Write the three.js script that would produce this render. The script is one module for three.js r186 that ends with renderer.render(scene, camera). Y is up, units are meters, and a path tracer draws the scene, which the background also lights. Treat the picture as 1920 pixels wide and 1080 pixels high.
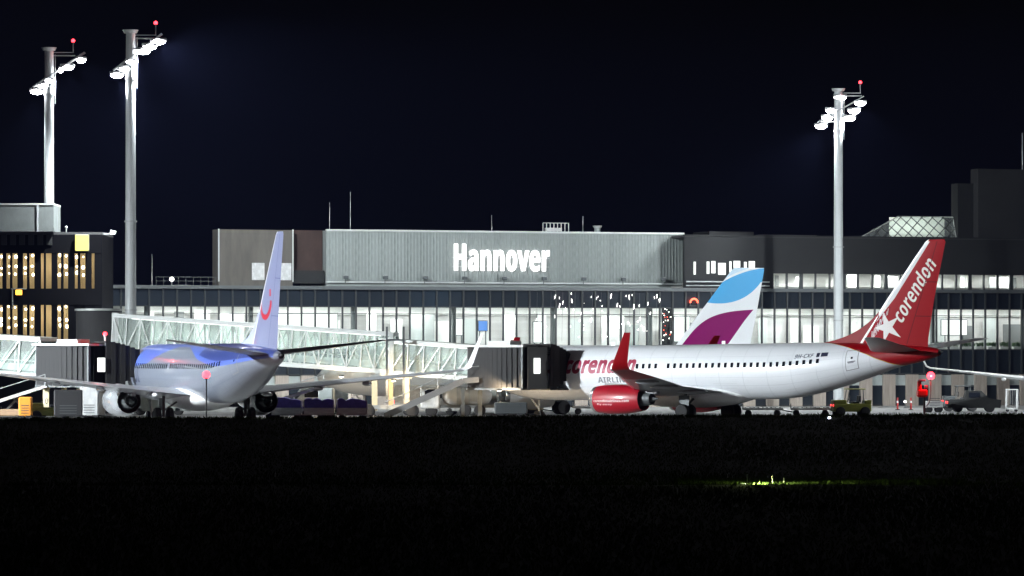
import * as THREE from 'three';
import { mergeGeometries } from 'three/addons/utils/BufferGeometryUtils.js';
import { RoundedBoxGeometry } from 'three/addons/geometries/RoundedBoxGeometry.js';
import { TextGeometry } from 'three/addons/geometries/TextGeometry.js';
import { FontLoader } from 'three/addons/loaders/FontLoader.js';
import { RectAreaLightUniformsLib } from 'three/addons/lights/RectAreaLightUniformsLib.js';
RectAreaLightUniformsLib.init();

// ---------------------------------------------------------------- camera, sky, moon, exposure
const F = 7950, EYE = 4.7, HZ = 665;                 // lens in photo pixels, eye height, horizon row
const scene = new THREE.Scene();
const camera = new THREE.PerspectiveCamera(2 * Math.atan(540 / F) * 180 / Math.PI, 16 / 9, 1, 6000);
camera.position.set(0, EYE, 0);
camera.lookAt(0, EYE, -100);
camera.setViewOffset(1920, 1080, 0, 540 - HZ, 1920, 1080);
const renderer = new THREE.WebGLRenderer({ antialias: true });
renderer.setSize(1024, 576);
renderer.toneMapping = THREE.LinearToneMapping;
renderer.toneMappingExposure = 1.25;
renderer.shadowMap.enabled = true;
{ // night sky: almost black, a little bluer towards the town's glow at the horizon
  const w = 64, h = 32, d = new Float32Array(w * h * 4);
  for (let j = 0; j < h; j++) for (let i = 0; i < w; i++) {
    const el = Math.max(0, (j + .5) / h * 2 - 1), g = Math.exp(-el * 5), k = (j * w + i) * 4;
    d[k] = .0005 + .0004 * g; d[k + 1] = .0005 + .0004 * g; d[k + 2] = .0007 + .0008 * g; d[k + 3] = 1;
  }
  const t = new THREE.DataTexture(d, w, h, THREE.RGBAFormat, THREE.FloatType);
  t.mapping = THREE.EquirectangularReflectionMapping; t.magFilter = THREE.LinearFilter; t.needsUpdate = true;
  scene.background = t; scene.environment = t;
}
const moon = new THREE.DirectionalLight(0xdfe6ff, .004);
moon.position.set(-120, 260, -80); moon.castShadow = true;
Object.assign(moon.shadow.camera, { left: -120, right: 120, top: 120, bottom: -120, near: 1, far: 900 });
moon.target.position.set(0, 0, -320); moon.target.name = 'moon_aim'; moon.name = 'moonlight';
scene.add(moon, moon.target);

// ---------------------------------------------------------------- helpers
let seed = 7;
const rnd = () => (seed = (seed * 16807) % 2147483647) / 2147483647;
const rr = (a, b) => a + (b - a) * rnd();
const V = (x, y, z) => new THREE.Vector3(x, y, z);
const at = (px, py, D) => V((px - 960) / F * D, EYE + (HZ - py) / F * D, -D);
const hgt = (py, D) => EYE + (HZ - py) / F * D;
function clean(g) {
  if (g.index) g = g.toNonIndexed();
  for (const k of Object.keys(g.attributes)) if (!['position', 'normal', 'uv'].includes(k)) g.deleteAttribute(k);
  if (!g.attributes.normal) g.computeVertexNormals();
  if (!g.attributes.uv) g.setAttribute('uv', new THREE.BufferAttribute(new Float32Array(g.attributes.position.count * 2), 2));
  g.clearGroups(); return g;
}
const merge = a => a.length > 1 ? mergeGeometries(a.map(clean)) : clean(a[0]);
const box = (w, h, d, x = 0, y = 0, z = 0) => new THREE.BoxGeometry(w, h, d).translate(x, y, z);
const rbox = (w, h, d, x = 0, y = 0, z = 0, r = .05) => new RoundedBoxGeometry(w, h, d, 2, Math.min(r, w / 2.1, h / 2.1, d / 2.1)).translate(x, y, z);
const cyl = (r0, r1, h, x = 0, y = 0, z = 0, n = 16) => new THREE.CylinderGeometry(r1, r0, h, n).translate(x, y + h / 2, z);
const sph = (r, x, y, z, n = 12) => new THREE.SphereGeometry(r, n, n - 4).translate(x, y, z);
function bar(a, b, r, n = 8) {
  const d = b.clone().sub(a), g = new THREE.CylinderGeometry(r, r, d.length(), n);
  g.applyQuaternion(new THREE.Quaternion().setFromUnitVectors(V(0, 1, 0), d.clone().normalize()));
  return g.translate((a.x + b.x) / 2, (a.y + b.y) / 2, (a.z + b.z) / 2);
}
function beam(a, b, w, h) {                     // box section along a->b, h vertical, w sideways
  const d = b.clone().sub(a), L = d.length(), x = d.clone().normalize(), z = x.clone().cross(V(0, 1, 0));
  if (z.lengthSq() < 1e-6) z.set(0, 0, 1); z.normalize();
  const y = z.clone().cross(x), m = new THREE.Matrix4().makeBasis(x, y, z).setPosition(a.clone().add(b).multiplyScalar(.5));
  return new THREE.BoxGeometry(L, h, w).applyMatrix4(m);
}
const wheelGeo = (r, w, x, y, z, ax = 'z') => {
  const pts = [[.0, -.5], [.62, -.5], [.66, -.42], [.9, -.5], [1, -.3], [1, .3], [.9, .5], [.66, .42], [.62, .5], [0, .5]].map(([a, b]) => new THREE.Vector2(a * r, b * w));
  const g = new THREE.LatheGeometry(pts, 20);
  if (ax === 'z') g.rotateX(Math.PI / 2); else g.rotateZ(Math.PI / 2);
  return g.translate(x, y, z);
};
const taken = {};
function numbered(n) { const k = taken[n] = (taken[n] ?? -1) + 1; return k ? n + '_' + String(k).padStart(3, '0') : n; }
function tag(o, label, category, group, kind) {
  Object.assign(o.userData, { label, category }); if (group) o.userData.group = group; if (kind) o.userData.kind = kind; return o;
}
function thing(name, label, category, pos = [0, 0, 0], turn = 0, group) {
  const o = new THREE.Group(); o.name = numbered(name); scene.add(o);
  if (pos.isVector3) o.position.copy(pos); else o.position.set(...pos);
  o.rotation.y = turn; return tag(o, label, category, group);
}
function part(name, geos, m, parent) {
  const o = new THREE.Mesh(merge(Array.isArray(geos) ? geos : [geos]), m);
  o.name = name; o.castShadow = o.receiveShadow = true; parent.add(o); return o;
}
const each = (name, geos, m, parent) => geos.map(g => part(name, g, m, parent));
function struct(name, geos, m) { const o = part(name, geos, m, scene); o.name = numbered(name); o.userData.kind = 'structure'; return o; }
const lin = (r, g, b) => new THREE.Color().setRGB(r, g, b);
const M = {};
function std(k, c, roughness = .7, metalness = 0, extra = {}) {
  return M[k] = new THREE.MeshStandardMaterial({ color: Array.isArray(c) ? lin(...c) : new THREE.Color(c), roughness, metalness, side: THREE.DoubleSide, ...extra });
}
function phys(k, c, roughness, extra = {}) {
  return M[k] = new THREE.MeshPhysicalMaterial({ color: Array.isArray(c) ? lin(...c) : new THREE.Color(c), roughness, side: THREE.DoubleSide, ...extra });
}
const glow = (k, c, e) => M[k] = new THREE.MeshStandardMaterial({ color: 0x222222, roughness: .5, emissive: new THREE.Color(...c), emissiveIntensity: e });
function noiseTex(n, rep, lo, hi, sx = 1, sy = 1, oct = 4) {
  const c = new Uint8Array(n * n * 4), v = new Float32Array(n * n); let amp = 1, tot = 0;
  for (let o = 0; o < oct; o++) {
    const fx = Math.max(2, Math.round(4 * sx * 2 ** o)), fy = Math.max(2, Math.round(4 * sy * 2 ** o)), L = Array.from({ length: fx * fy }, rnd);
    for (let j = 0; j < n; j++) for (let i = 0; i < n; i++) {
      const x = i / n * fx, y = j / n * fy, x0 = x | 0, y0 = y | 0; let a = x - x0, b = y - y0; a = a * a * (3 - 2 * a); b = b * b * (3 - 2 * b);
      const q = (X, Y) => L[(Y % fy) * fx + X % fx];
      v[j * n + i] += amp * ((q(x0, y0) * (1 - a) + q(x0 + 1, y0) * a) * (1 - b) + (q(x0, y0 + 1) * (1 - a) + q(x0 + 1, y0 + 1) * a) * b);
    }
    tot += amp; amp *= .6;
  }
  for (let k = 0; k < n * n; k++) { const q = Math.round(255 * (lo + (hi - lo) * v[k] / tot)); c[k * 4] = c[k * 4 + 1] = c[k * 4 + 2] = q; c[k * 4 + 3] = 255; }
  const t = new THREE.DataTexture(c, n, n); t.wrapS = t.wrapT = THREE.RepeatWrapping; t.magFilter = THREE.LinearFilter; t.repeat.set(rep, rep);
  t.colorSpace = THREE.SRGBColorSpace; t.needsUpdate = true; return t;
}
function canvasTex(w, h, draw) {
  const c = document.createElement('canvas'); c.width = w; c.height = h; draw(c.getContext('2d'), w, h);
  const t = new THREE.CanvasTexture(c); t.colorSpace = THREE.SRGBColorSpace; t.anisotropy = 8; return t;
}

// ---------------------------------------------------------------- materials
const grime = noiseTex(256, 1, .72, 1), streak = noiseTex(256, 1, .78, 1, 4, .5);
std('concrete', [.34, .34, .33], .85, 0, { map: noiseTex(512, .07, .7, 1) });
std('grass', [.035, .05, .018], .95, 0, { map: noiseTex(256, .3, .5, 1) });
std('blade', [.07, .11, .025], .8);
std('galv', [.55, .57, .58], .5, .3, { map: grime });
std('maststeel', [.62, .65, .66], .55, .1, { map: streak });
std('steel', [.42, .44, .45], .45, .5);
std('stairsteel', [.2, .2, .2], .6, .2);
std('darksteel', [.09, .1, .105], .5, .3);
std('black', [.018, .018, .02], .6);
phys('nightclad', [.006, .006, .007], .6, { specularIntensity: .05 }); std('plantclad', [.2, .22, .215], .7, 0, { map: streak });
std('rubber', [.02, .02, .021], .85);
std('bellows', [.012, .011, .011], .8);
std('clad', [.31, .345, .335], .6, .05, { map: streak });
std('brownclad', [.125, .115, .1], .75, 0, { map: streak });
std('redbrown', [.06, .034, .028], .8, 0, { map: grime });
std('darktrim', [.1, .11, .115], .5, .2);
std('trim', [.55, .58, .58], .5, .2);
std('darkclad', [.013, .0145, .015], .7, 0, { map: streak });
std('greyblock', [.024, .025, .026], .8, 0, { map: grime });
std('roofing', [.05, .05, .052], .9);
std('mullion', [.035, .04, .041], .5, .2);
phys('spandrel', [.022, .028, .036], .12, { clearcoat: .6, clearcoatRoughness: .08 });
phys('glass', [.93, .97, .95], .03, { transmission: 1, thickness: 0, ior: 1.5 });
phys('warmglass', [.95, .9, .8], .05, { transmission: 1, thickness: 0, ior: 1.5 });
phys('frost', [.84, .92, .885], .12, { transmission: .82, thickness: 0 });
std('inwall', [.68, .69, .68], .8, 0, { map: grime });
std('inwhite', [.8, .82, .8], .7);
std('ingrey', [.38, .42, .41], .7);
std('indark', [.12, .13, .13], .7);
std('infloor', [.3, .3, .29], .4);
std('beige', [.50, .43, .37], .8, 0, { map: streak });
std('cream', [.72, .62, .42], .6);
std('white', [.75, .76, .76], .45, 0, { map: grime });
std('bridgewhite', [.6, .63, .62], .45, .1, { map: streak });
std('slat', [.04, .04, .042], .85, 0, { map: streak });
std('purple', [.16, .115, .55], .75, 0, { map: grime });
std('yellow', [.62, .50, .08], .5, 0, { map: grime });
std('limeyellow', [.34, .36, .07], .5, 0, { map: grime });
std('orange', [.75, .28, .03], .55);
std('redpaint', [.35, .015, .012], .45);
std('tan', [.42, .29, .18], .7, 0, { map: grime });
std('leaf', [.05, .10, .035], .7);
std('warmwall', [.7, .6, .42], .8, 0, { map: streak });
glow('lamp', [1, 1, 1.04], 38); glow('lampdim', [1, 1, 1], 6);
glow('red', [1, .03, .045], 8); glow('pinklamp', [1, .6, .5], 2.5); glow('redsoft', [1, .05, .05], 3);
glow('panel', [1, 1, .97], 2.2); glow('sign', [1, 1, 1], 1.9); glow('yellowsign', [.95, .9, .25], 1.15);
glow('addedglow', [1, .95, .82], .62); glow('screen', [.96, 1, .98], 1.3); glow('bluescreen', [.12, .32, .85], .9); glow('glint', [1, .98, .96], 5); glow('bulb', [1, .97, .92], 9);
glow('warmbulb', [1, .86, .62], 7); glow('orangeglow', [1, .5, .05], 3); glow('blueglow', [.75, .8, 1], 9); glow('redneon', [1, .1, .05], 5);
const paint = (c, extra = {}) => new THREE.MeshPhysicalMaterial({ color: c.isColor ? c : new THREE.Color(c), roughness: .42, clearcoat: .45, clearcoatRoughness: .12, side: THREE.DoubleSide, ...extra });
M.whitePaint = paint(lin(.78, .79, .8)); M.greyPaint = paint(lin(.24, .25, .26), { roughness: .45, clearcoat: .2 });
M.redPaint = paint(lin(.24, .002, .006), { clearcoat: 0, specularIntensity: .3 }); M.lavPaint = paint(lin(.42, .46, .72)); M.alu = new THREE.MeshStandardMaterial({ color: lin(.72, .73, .75), roughness: .25, metalness: .9 });
M.polished = new THREE.MeshPhysicalMaterial({ color: lin(.5, .52, .55), roughness: .22, metalness: .55, clearcoat: .6, clearcoatRoughness: .05, side: THREE.DoubleSide }); M.paleWing = paint(lin(.5, .51, .54));
M.edge = new THREE.MeshStandardMaterial({ color: lin(.7, .7, .72), roughness: .3, metalness: .2 });
M.window = new THREE.MeshPhysicalMaterial({ color: lin(.01, .012, .018), roughness: .1, clearcoat: 1 });

// ---------------------------------------------------------------- ground
{ // grass field with a low bank that hides the apron's edge; apron beyond
  const xs = [], zs = [40, 0, -40, -80, -110, -126, -131, -133, -135, -138, -150, -165, -180, -190, -196, -200, -204, -210, -216, -222];
  for (let x = -300; x <= 300; x += 5) xs.push(x);
  const hts = z => {
    const d = -z;
    if (d < 126) return .55; if (d < 133) return .55 + .05 * (d - 126) / 7; if (d < 138) return .6 - .12 * (d - 133) / 5;
    if (d < 150) return .48; if (d < 200) return .48 + 1.32 * Math.pow((d - 150) / 50, 1.2);
    return 1.8 * (1 - (d - 200) / 22) - .02;
  };
  const p = [], uv = [], ix = [];
  zs.forEach((z, j) => xs.forEach((x, i) => {
    const tilt = (-z > 185 && -z < 215) ? x * .0046 : 0;
    p.push(x, hts(z) + tilt + (j && j < zs.length - 1 ? .035 * Math.sin(x * .31 + z) * Math.sin(x * .071 + j) : 0), z); uv.push(x, z);
    if (i && j) { const a = (j - 1) * xs.length + i - 1, b = a + 1, c = a + xs.length, e = c + 1; ix.push(a, b, c, b, e, c); }
  }));
  const g = new THREE.BufferGeometry(); g.setAttribute('position', new THREE.Float32BufferAttribute(p, 3)); g.setAttribute('uv', new THREE.Float32BufferAttribute(uv, 2)); g.setIndex(ix); g.computeVertexNormals();
  struct('grass_field', g, M.grass);
  const ap = new THREE.PlaneGeometry(3000, 2600).rotateX(-Math.PI / 2).translate(0, 0, -1515);
  const u = ap.attributes.uv; for (let i = 0; i < u.count; i++) u.setXY(i, u.getX(i) * 3000, u.getY(i) * 2600);
  struct('apron', ap, M.concrete);
  // grass blades on the crest and round the small ground lamp
  const bl = new THREE.BufferGeometry(); bl.setAttribute('position', new THREE.Float32BufferAttribute([-.012, 0, 0, .012, 0, 0, .02, 1, .06, -.012, 0, 0, .02, 1, .06, 0, .6, .02], 3)); bl.computeVertexNormals();
  const put = (name, n, f, label) => {
    const im = new THREE.InstancedMesh(bl, M.blade, n), m = new THREE.Matrix4(), q = new THREE.Quaternion();
    for (let i = 0; i < n; i++) { const [x, y, z, h] = f(); q.setFromEuler(new THREE.Euler(rr(-.35, .35), rr(0, 6.3), rr(-.35, .35))); im.setMatrixAt(i, m.compose(V(x, y, z), q, V(1.6, h, 1))); }
    im.name = name; im.castShadow = true; scene.add(im); tag(im, label, 'grass', null, 'stuff');
  };
  put('crest_grass', 9000, () => { const z = rr(-202, -197), x = rr(-32, 32); return [x, 1.7 + x * .0046, z, rr(.06, .22)]; }, 'dark grass along the crest of the bank before the apron');
  put('lamplit_grass', 9000, () => { const z = -133.2 - 8 * Math.pow(rnd(), 1.5), x = 5.8 + 9 * Math.pow(rnd(), 1.5); return [x + rr(-.6, .4), .47, z, rr(.05, .2)]; }, 'strip of grass lit yellow green by a low lamp');
  put('field_grass', 90000, () => { const z = -rr(68, 199), x = rr(-1, 1) * (-z * .125 + 3); return [x, hts(z) - .02 + (-z > 185 ? x * .0046 : 0), z, rr(.04, .16)]; }, 'unlit rough grass of the dark field in the foreground');
}

// ---------------------------------------------------------------- terminal with glazed front
const TB = 19.7 * Math.PI / 180, TD = 378;
const fu = (px, w = 0) => { const k = (px - 960) / F, c = Math.cos(TB), n = Math.sin(TB); return (k * (TD - w * c) - w * n) / (c - k * n); };        // photo column -> metres along the front
const fd = u => TD + u * Math.sin(TB);                                                                          // distance of that point
const fworld = (u, h, w) => V(u * Math.cos(TB) + w * Math.sin(TB), h, -TD - u * Math.sin(TB) + w * Math.cos(TB));
const font = await new FontLoader().loadAsync('fonts/droid/droid_sans_bold.typeface.json');
{
  const t = thing('terminal_building', 'long terminal with glazed lit concourse behind the parked jets', 'terminal', [0, 0, -TD], TB);
  const u0 = fu(200), u1 = fu(2150), pit = 1.25, L = u1 - u0, um = (u0 + u1) / 2;
  const H1 = 2.95, H2 = 5.16, H3 = 8.92, H4 = 10.45, HR = 15.35, uU = fu(1282);
  part('ground_floor_slab', box(L, .2, 9, um, -.1 + .11, -4.6), M.infloor, t);
  part('concourse_floor', box(L, .25, 6, um, H2 - .13, -3.1), M.infloor, t);
  part('concourse_ceiling', box(L, .25, 6, um, H3 + .35, -3.1), M.inwhite, t);
  part('roof_slab', box(L, .3, 9, um, H4 + .1, -4.4), M.roofing, t);
  part('rear_wall', box(L, H4, .3, um, H4 / 2, -9), M.darkclad, t);
  part('roof_edge_trim', box(L, .3, .5, um, H4 + .12, .12), M.darktrim, t);
  each('end_wall', [box(.3, H4, 9, u0 - .16, H4 / 2, -4.5), box(.3, H4, 9, u1 + .16, H4 / 2, -4.5)], M.darkclad, t);
  // curtain wall: mullions, dark panels, panes
  const mg = box(.13, H4 - H1, .22, 0, (H4 + H1) / 2, .08), sp = box(pit - .1, H4 - H3 - .06, .05, 0, (H4 + H3) / 2, 0),
    gl = new THREE.PlaneGeometry(pit - .1, H3 - H2 - .08).translate(0, (H3 + H2) / 2, 0), sl = box(pit - .1, H2 - H1 - .06, .05, 0, (H2 + H1) / 2, 0);
  for (let u = u0, i = 0; u < fu(1945); u += pit, i++) {
    const add = (n, g, m, x, tilt = 0) => { const o = part(n, g.clone().rotateY(tilt).rotateX(tilt * .1).translate(x, 0, 0), m, t); return o; };
    add('mullion', mg, M.mullion, u);
    add('spandrel_panel', sp, M.spandrel, u + pit / 2, rr(-.004, .004));
    add('pane', gl, M.glass, u + pit / 2, rr(-.003, .003));
    add('lower_spandrel_panel', sl, M.spandrel, u + pit / 2, rr(-.004, .004));
  }
  each('transom', [box(L, .1, .16, um, H3, .03), box(L, .1, .16, um, H2, .03), box(L, .12, .2, um, H1, .03), box(L, .06, .1, um, H3 - .62, -.05)], M.mullion, t);
  // inside the concourse
  const rear = part('concourse_rear_wall', box(L, H3 - H2 + .3, .2, um, (H2 + H3) / 2 + .1, -4.6), M.inwall, t);
  part('bulkhead', box(L, .75, .2, um, H3 - .3, -4.3), M.inwhite, t);
  for (let u = u0 + 2; u < fu(1945); u += rr(1.6, 3.4)) {
    const w = rr(.7, 2.3), h = rr(2.2, 3.5), m = [M.inwhite, M.inwall, M.inwhite, M.inwall, M.indark, M.ingrey][(rnd() * 6) | 0];
    part('interior_panel', box(w, h, .08, u, H2 + h / 2, -4.43 + rr(0, 1.6)), m, t);
  }
  for (let u = u0 + 3.4, i = 0; u < fu(1945); u += pit * 7.5, i++) {
    part('column', cyl(.22, .22, H3 - H2 + .2, u + .35, H2, -.75), M.indark, t);
    part('ceiling_light', box(7.6, .05, .5, u + 4.4, H3 + .2, -1.7), M.panel, t);
    const ra = new THREE.RectAreaLight(new THREE.Color(1, 1, 1), 22, 7.6, .9); ra.position.set(u + 4.4, H3 + .16, -1.7); ra.rotation.x = -Math.PI / 2; ra.name = 'concourse_light'; t.add(ra);
  }
  // ground floor: beige piers, windows between
  for (let u = fu(480); u < fu(1945); u += 2.33) {
    part('pier', box(1.2, H1 - .08, .3, u, H1 / 2 - .04, .02), M.beige, t);
    part('ground_window', box(1.08, 1.75, .06, u + 1.165, .95, -.08), u < fu(960) && rnd() < .65 ? M.addedglow : M.spandrel, t);  // glowing panes left of centre are added to brighten the area under the bridge
    part('upper_window_panel', box(1.08, .95, .06, u + 1.165, 2.35, -.08), M.ingrey, t);
    part('window_plinth', box(1.08, .12, .16, u + 1.165, .06, -.08), M.darkclad, t);
  }
  // raised block that carries the name
  const ZB = -3.0, bu0 = fu(612, ZB), bu1 = fu(1281, ZB), B0 = 11.12, B1 = 15.75, bl = bu1 - bu0;
  part('block_core', box(bl - .1, B1 - B0 + .5, 8, (bu0 + bu1) / 2, (B0 + B1) / 2 - .3, ZB - 4.12), M.clad, t);
  { // ribbed cladding sheets, one by one
    const n = Math.round(bl / 1.2), w = bl / n, rib = w / 4, sh = new THREE.Shape(); sh.moveTo(0, -.05); sh.lineTo(0, 0);
    for (let k = 0; k < 4; k++) { const x = k * rib; sh.lineTo(x + rib * .42, 0); sh.lineTo(x + rib * .56, .03); sh.lineTo(x + rib * .80, .03); sh.lineTo(x + rib * .94, 0); }
    sh.lineTo(w - .006, 0); sh.lineTo(w - .006, -.05);
    const g = clean(new THREE.ExtrudeGeometry(sh, { depth: B1 - B0 - .25, bevelEnabled: false }).rotateX(-Math.PI / 2).scale(1, 1, -1));
    g.computeVertexNormals();
    const vs = [0, 1, 2].map(k => { const m = M.clad.clone(); m.color.multiplyScalar(.96 + .04 * k); return m; });
    for (let k = 0; k < n; k++) { const o = part('cladding_sheet', g, vs[(rnd() * 3) | 0], t); o.position.set(bu0 + k * w, B0 + .12, ZB); }
  }
  part('block_top_trim', box(bl + .1, .16, .3, (bu0 + bu1) / 2, B1 - .02, ZB + .02), M.trim, t);
  part('block_base_trim', box(bl + .1, .12, .3, (bu0 + bu1) / 2, B0 + .02, ZB + .03), M.trim, t);
  part('recess_wall', [box(fu(612, ZB) - fu(549, ZB), B1 - B0, 7, (fu(612, ZB) + fu(549, ZB)) / 2 - .03, (B0 + B1) / 2 - .02, ZB - 4.6)], M.redbrown, t);
  part('recess_base', box(fu(610, ZB) - fu(551, ZB), 1.15, .6, (fu(612, ZB) + fu(549, ZB)) / 2, B0 + .45, ZB - .6), M.darkclad, t);
  const bw = part('brown_wing', box(fu(549, ZB) - fu(410, ZB), B1 - B0 + .4, 2, (fu(549, ZB) + fu(410, ZB)) / 2, (B0 + B1) / 2 - .25, ZB - 1), M.brownclad, t);
  each('edge_trim', [box(.1, B1 - B0, .1, fu(410, ZB), (B0 + B1) / 2, ZB + .02), box(.1, B1 - B0, .1, fu(549, ZB), (B0 + B1) / 2, ZB + .02)], M.trim, bw);
  each('plant_room_door', [box(fu(545, ZB) - fu(526, ZB), 1.5, .2, (fu(545, ZB) + fu(526, ZB)) / 2, B0 + .9, ZB + .1), box(fu(495, ZB) - fu(472, ZB), 1.5, .1, (fu(495, ZB) + fu(472, ZB)) / 2, B0 + .9, ZB + .1)], M.white, bw);
  for (let i = 0; i < 9; i++) {
    const u = fu(648 + i * 74.4, ZB + .5), f = part('wall_floodlight', [rbox(.42, .3, .34, u, B0 + .42, ZB + .55), box(.06, .5, .06, u, B0 + .2, ZB + .4)], M.darksteel, t);
    part('lens', box(.34, .02, .26, u, B0 + .58, ZB + .55), M.galv, f);
  }
  // upper storey at the right
  const uw = fu(1448), ue = u1;
  part('upper_storey_wall', [box(ue - uU, HR - 12.1, .3, (ue + uU) / 2, (HR + 12.1) / 2, .02), box(uw - uU, 12.1 - H4 - .3, .3, (uU + uw) / 2, (12.1 + H4 + .3) / 2, .02)], M.darkclad, t);
  part('upper_storey_floor', box(ue - uU, .2, 5, (ue + uU) / 2, H4 + .36, -2.7), M.infloor, t);
  part('upper_storey_ceiling', box(ue - uw, .2, 5, (ue + uw) / 2, 12.3, -2.7), M.inwhite, t);
  part('upper_storey_rear_wall', box(ue - uU, HR - H4 - .5, .2, (ue + uU) / 2, (HR + H4) / 2 + .2, -5.2), M.inwall, t);
  part('upper_roof', box(ue - uU, .2, 7, (ue + uU) / 2, HR + .05, -3.4), M.roofing, t);
  part('parapet_cap', box(ue - uU, .12, .4, (ue + uU) / 2, HR + .16, .02), M.darkclad, t);
  for (let u = uw, i = 0; u < fu(1945); u += 1.42, i++) {
    part('upper_mullion', box(i % 3 === 2 ? .34 : .16, 1.72, .2, u, 11.24, .02), M.mullion, t);
    part('upper_pane', new THREE.PlaneGeometry(1.25, 1.66).translate(u + .71, 11.24, .0), M.glass, t);
    if (rnd() < .6) part('interior_panel', box(rr(.4, 1.1), rr(.7, 1.5), .08, u + rr(.3, .9), 10.95 + rr(.3, .5), rr(-4.8, -2)), [M.inwhite, M.ingrey, M.indark, M.inwall][(rnd() * 4) | 0], t);
    if (i % 5 === 0) {
      part('ceiling_light', box(5.6, .04, .4, u + 3.5, 12.17, -1.9), M.panel, t);
      const ra = new THREE.RectAreaLight(new THREE.Color(1, 1, .98), 42, 5.6, .8); ra.position.set(u + 3.5, 12.13, -1.9); ra.rotation.x = -Math.PI / 2; ra.name = 'office_light'; t.add(ra);
    }
  }
  // narrow bright windows beside the name block
  [[1301, 4], [1326, 5], [1336, 8], [1352, 15], [1368, 4], [1380, 13], [1396, 5], [1408, 12]].forEach(([px, w]) => {
    part('slit_window', box(w / 20.6, rr(1.0, 1.4), .06, fu(px), hgt(503, fd(fu(px))) + rr(-.1, .1), .2), M.screen, t);
  });
  part('service_pipe', [bar(V(fu(1284), 11.3, .35), V(fu(1440), 11.3, .35), .07), bar(V(fu(1284), 10.95, .35), V(fu(1440), 10.95, .35), .05)], M.steel, t);
  // bulk of the building behind and roof boxes
  part('roof_tower', box(fu(2100, -2) - fu(1834, -2), 7, 1.6, (fu(2100, -2) + fu(1834, -2)) / 2, HR + 3.2, -2.8), M.greyblock, t);
  part('roof_tower_step', box(fu(1834, -3) - fu(1796, -3) - .05, 5.5, 1.4, (fu(1834, -3) + fu(1796, -3)) / 2 - .03, HR + 2.6, -3.7), M.darkclad, t);
  each('roof_box', [box(4.4, .6, 4, fu(1388), HR + .3, -4), box(6, .35, 4, fu(1500), HR + .2, -5)], M.darkclad, t);
}
{ // the name
  const t = thing('illuminated_name_sign', 'glowing white Hannover lettering on the grey ribbed block', 'sign', fworld(fu(848, -2.86), 12.25, -2.86), TB);
  const W = fu(1030, -2.86) - fu(848, -2.86), gs = []; let x = 0;
  for (const ch of 'Hannover') {
    const g = new TextGeometry(ch, { font, size: 2.35, depth: .16, curveSegments: 5, bevelEnabled: true, bevelSize: .035, bevelThickness: .02, bevelSegments: 1 });
    const adv = font.data.glyphs[ch].ha / font.data.resolution * 2.35; gs.push([g, x]); x += adv;
  }
  for (const [g, gx] of gs) { g.translate(gx, 0, 0).scale(W / x, 1, 1); part('letter', g, M.sign, t); }
  part('mounting_rail', [box(W, .07, .05, W / 2, .35, -.06), box(W, .07, .05, W / 2, 1.15, -.06)], M.steel, t);
}
{ // glass roof light
  const t = thing('glass_roof_light', 'sloping lattice glass rooflight glowing on the terminal roof', 'skylight', fworld(fu(1614, -3.2), 15.52, -3.2), TB);
  const W = fu(1793, -3.2) - fu(1614, -3.2), Hh = 2.05, sx = W * .42, dp = 5;
  const P = (u, v, w) => V(u, v, w);
  const front = (u, v) => P(u, v, -v * .35);
  const outline = u => u < sx ? Hh * u / sx : Hh;
  part('base_frame', [box(W, .18, .14, W / 2, .0, .02), box(W, .18, .14, W / 2, 0, -dp)], M.darksteel, t);
  const n = 10;
  for (let i = 0; i < n; i++) {
    const a = W * i / n, b = W * (i + 1) / n, g = new THREE.BufferGeometry(), A = front(a, 0.06), B = front(b, .06), C = front(b, Math.max(.08, outline(b))), D2 = front(a, Math.max(.07, outline(a)));
    g.setAttribute('position', new THREE.Float32BufferAttribute([A, B, C, A, C, D2].flatMap(p => [p.x, p.y, p.z]), 3)); g.computeVertexNormals();
    part('pane', g, M.frost, t);
  }
  const bars = [];
  for (let k = -3; k < 14; k++) for (const s of [-1, 1]) {
    let p = null; const st = 24;
    for (let i = 0; i <= st; i++) { const v = Hh * i / st, u = k * W / 9 + (s > 0 ? v * 1.1 : W / 9 * 2 - v * 1.1), ok = u >= 0 && u <= W && v <= outline(u) + .01; if (ok) { const q = front(u, v); q.z += .06; if (!p) p = [q, q]; else p[1] = q; } }
    if (p && p[0].distanceTo(p[1]) > .2) bars.push(p);
  }
  for (const [a, b] of bars) part('lattice_bar', bar(a, b, .05, 6), M.darksteel, t);
  part('ridge_bar', [bar(front(0, .05), front(sx, Hh), .06), bar(front(sx, Hh), front(W, Hh), .06), bar(front(W, 0), front(W, Hh), .06)], M.bridgewhite, t);
  part('rear_slope', box(W - sx, Hh, .08, (W + sx) / 2, Hh / 2, -2.6), M.inwhite, t);
  part('light_strip', box(W * .8, .06, .4, W * .55, .1, -1.3), M.panel, t);
  const ra = new THREE.RectAreaLight(new THREE.Color(.95, 1, .9), 11, W * .8, .5); ra.position.set(W * .55, .16, -1.3); ra.rotation.x = Math.PI / 2; ra.name = 'rooflight_glow'; t.add(ra);
}
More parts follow.
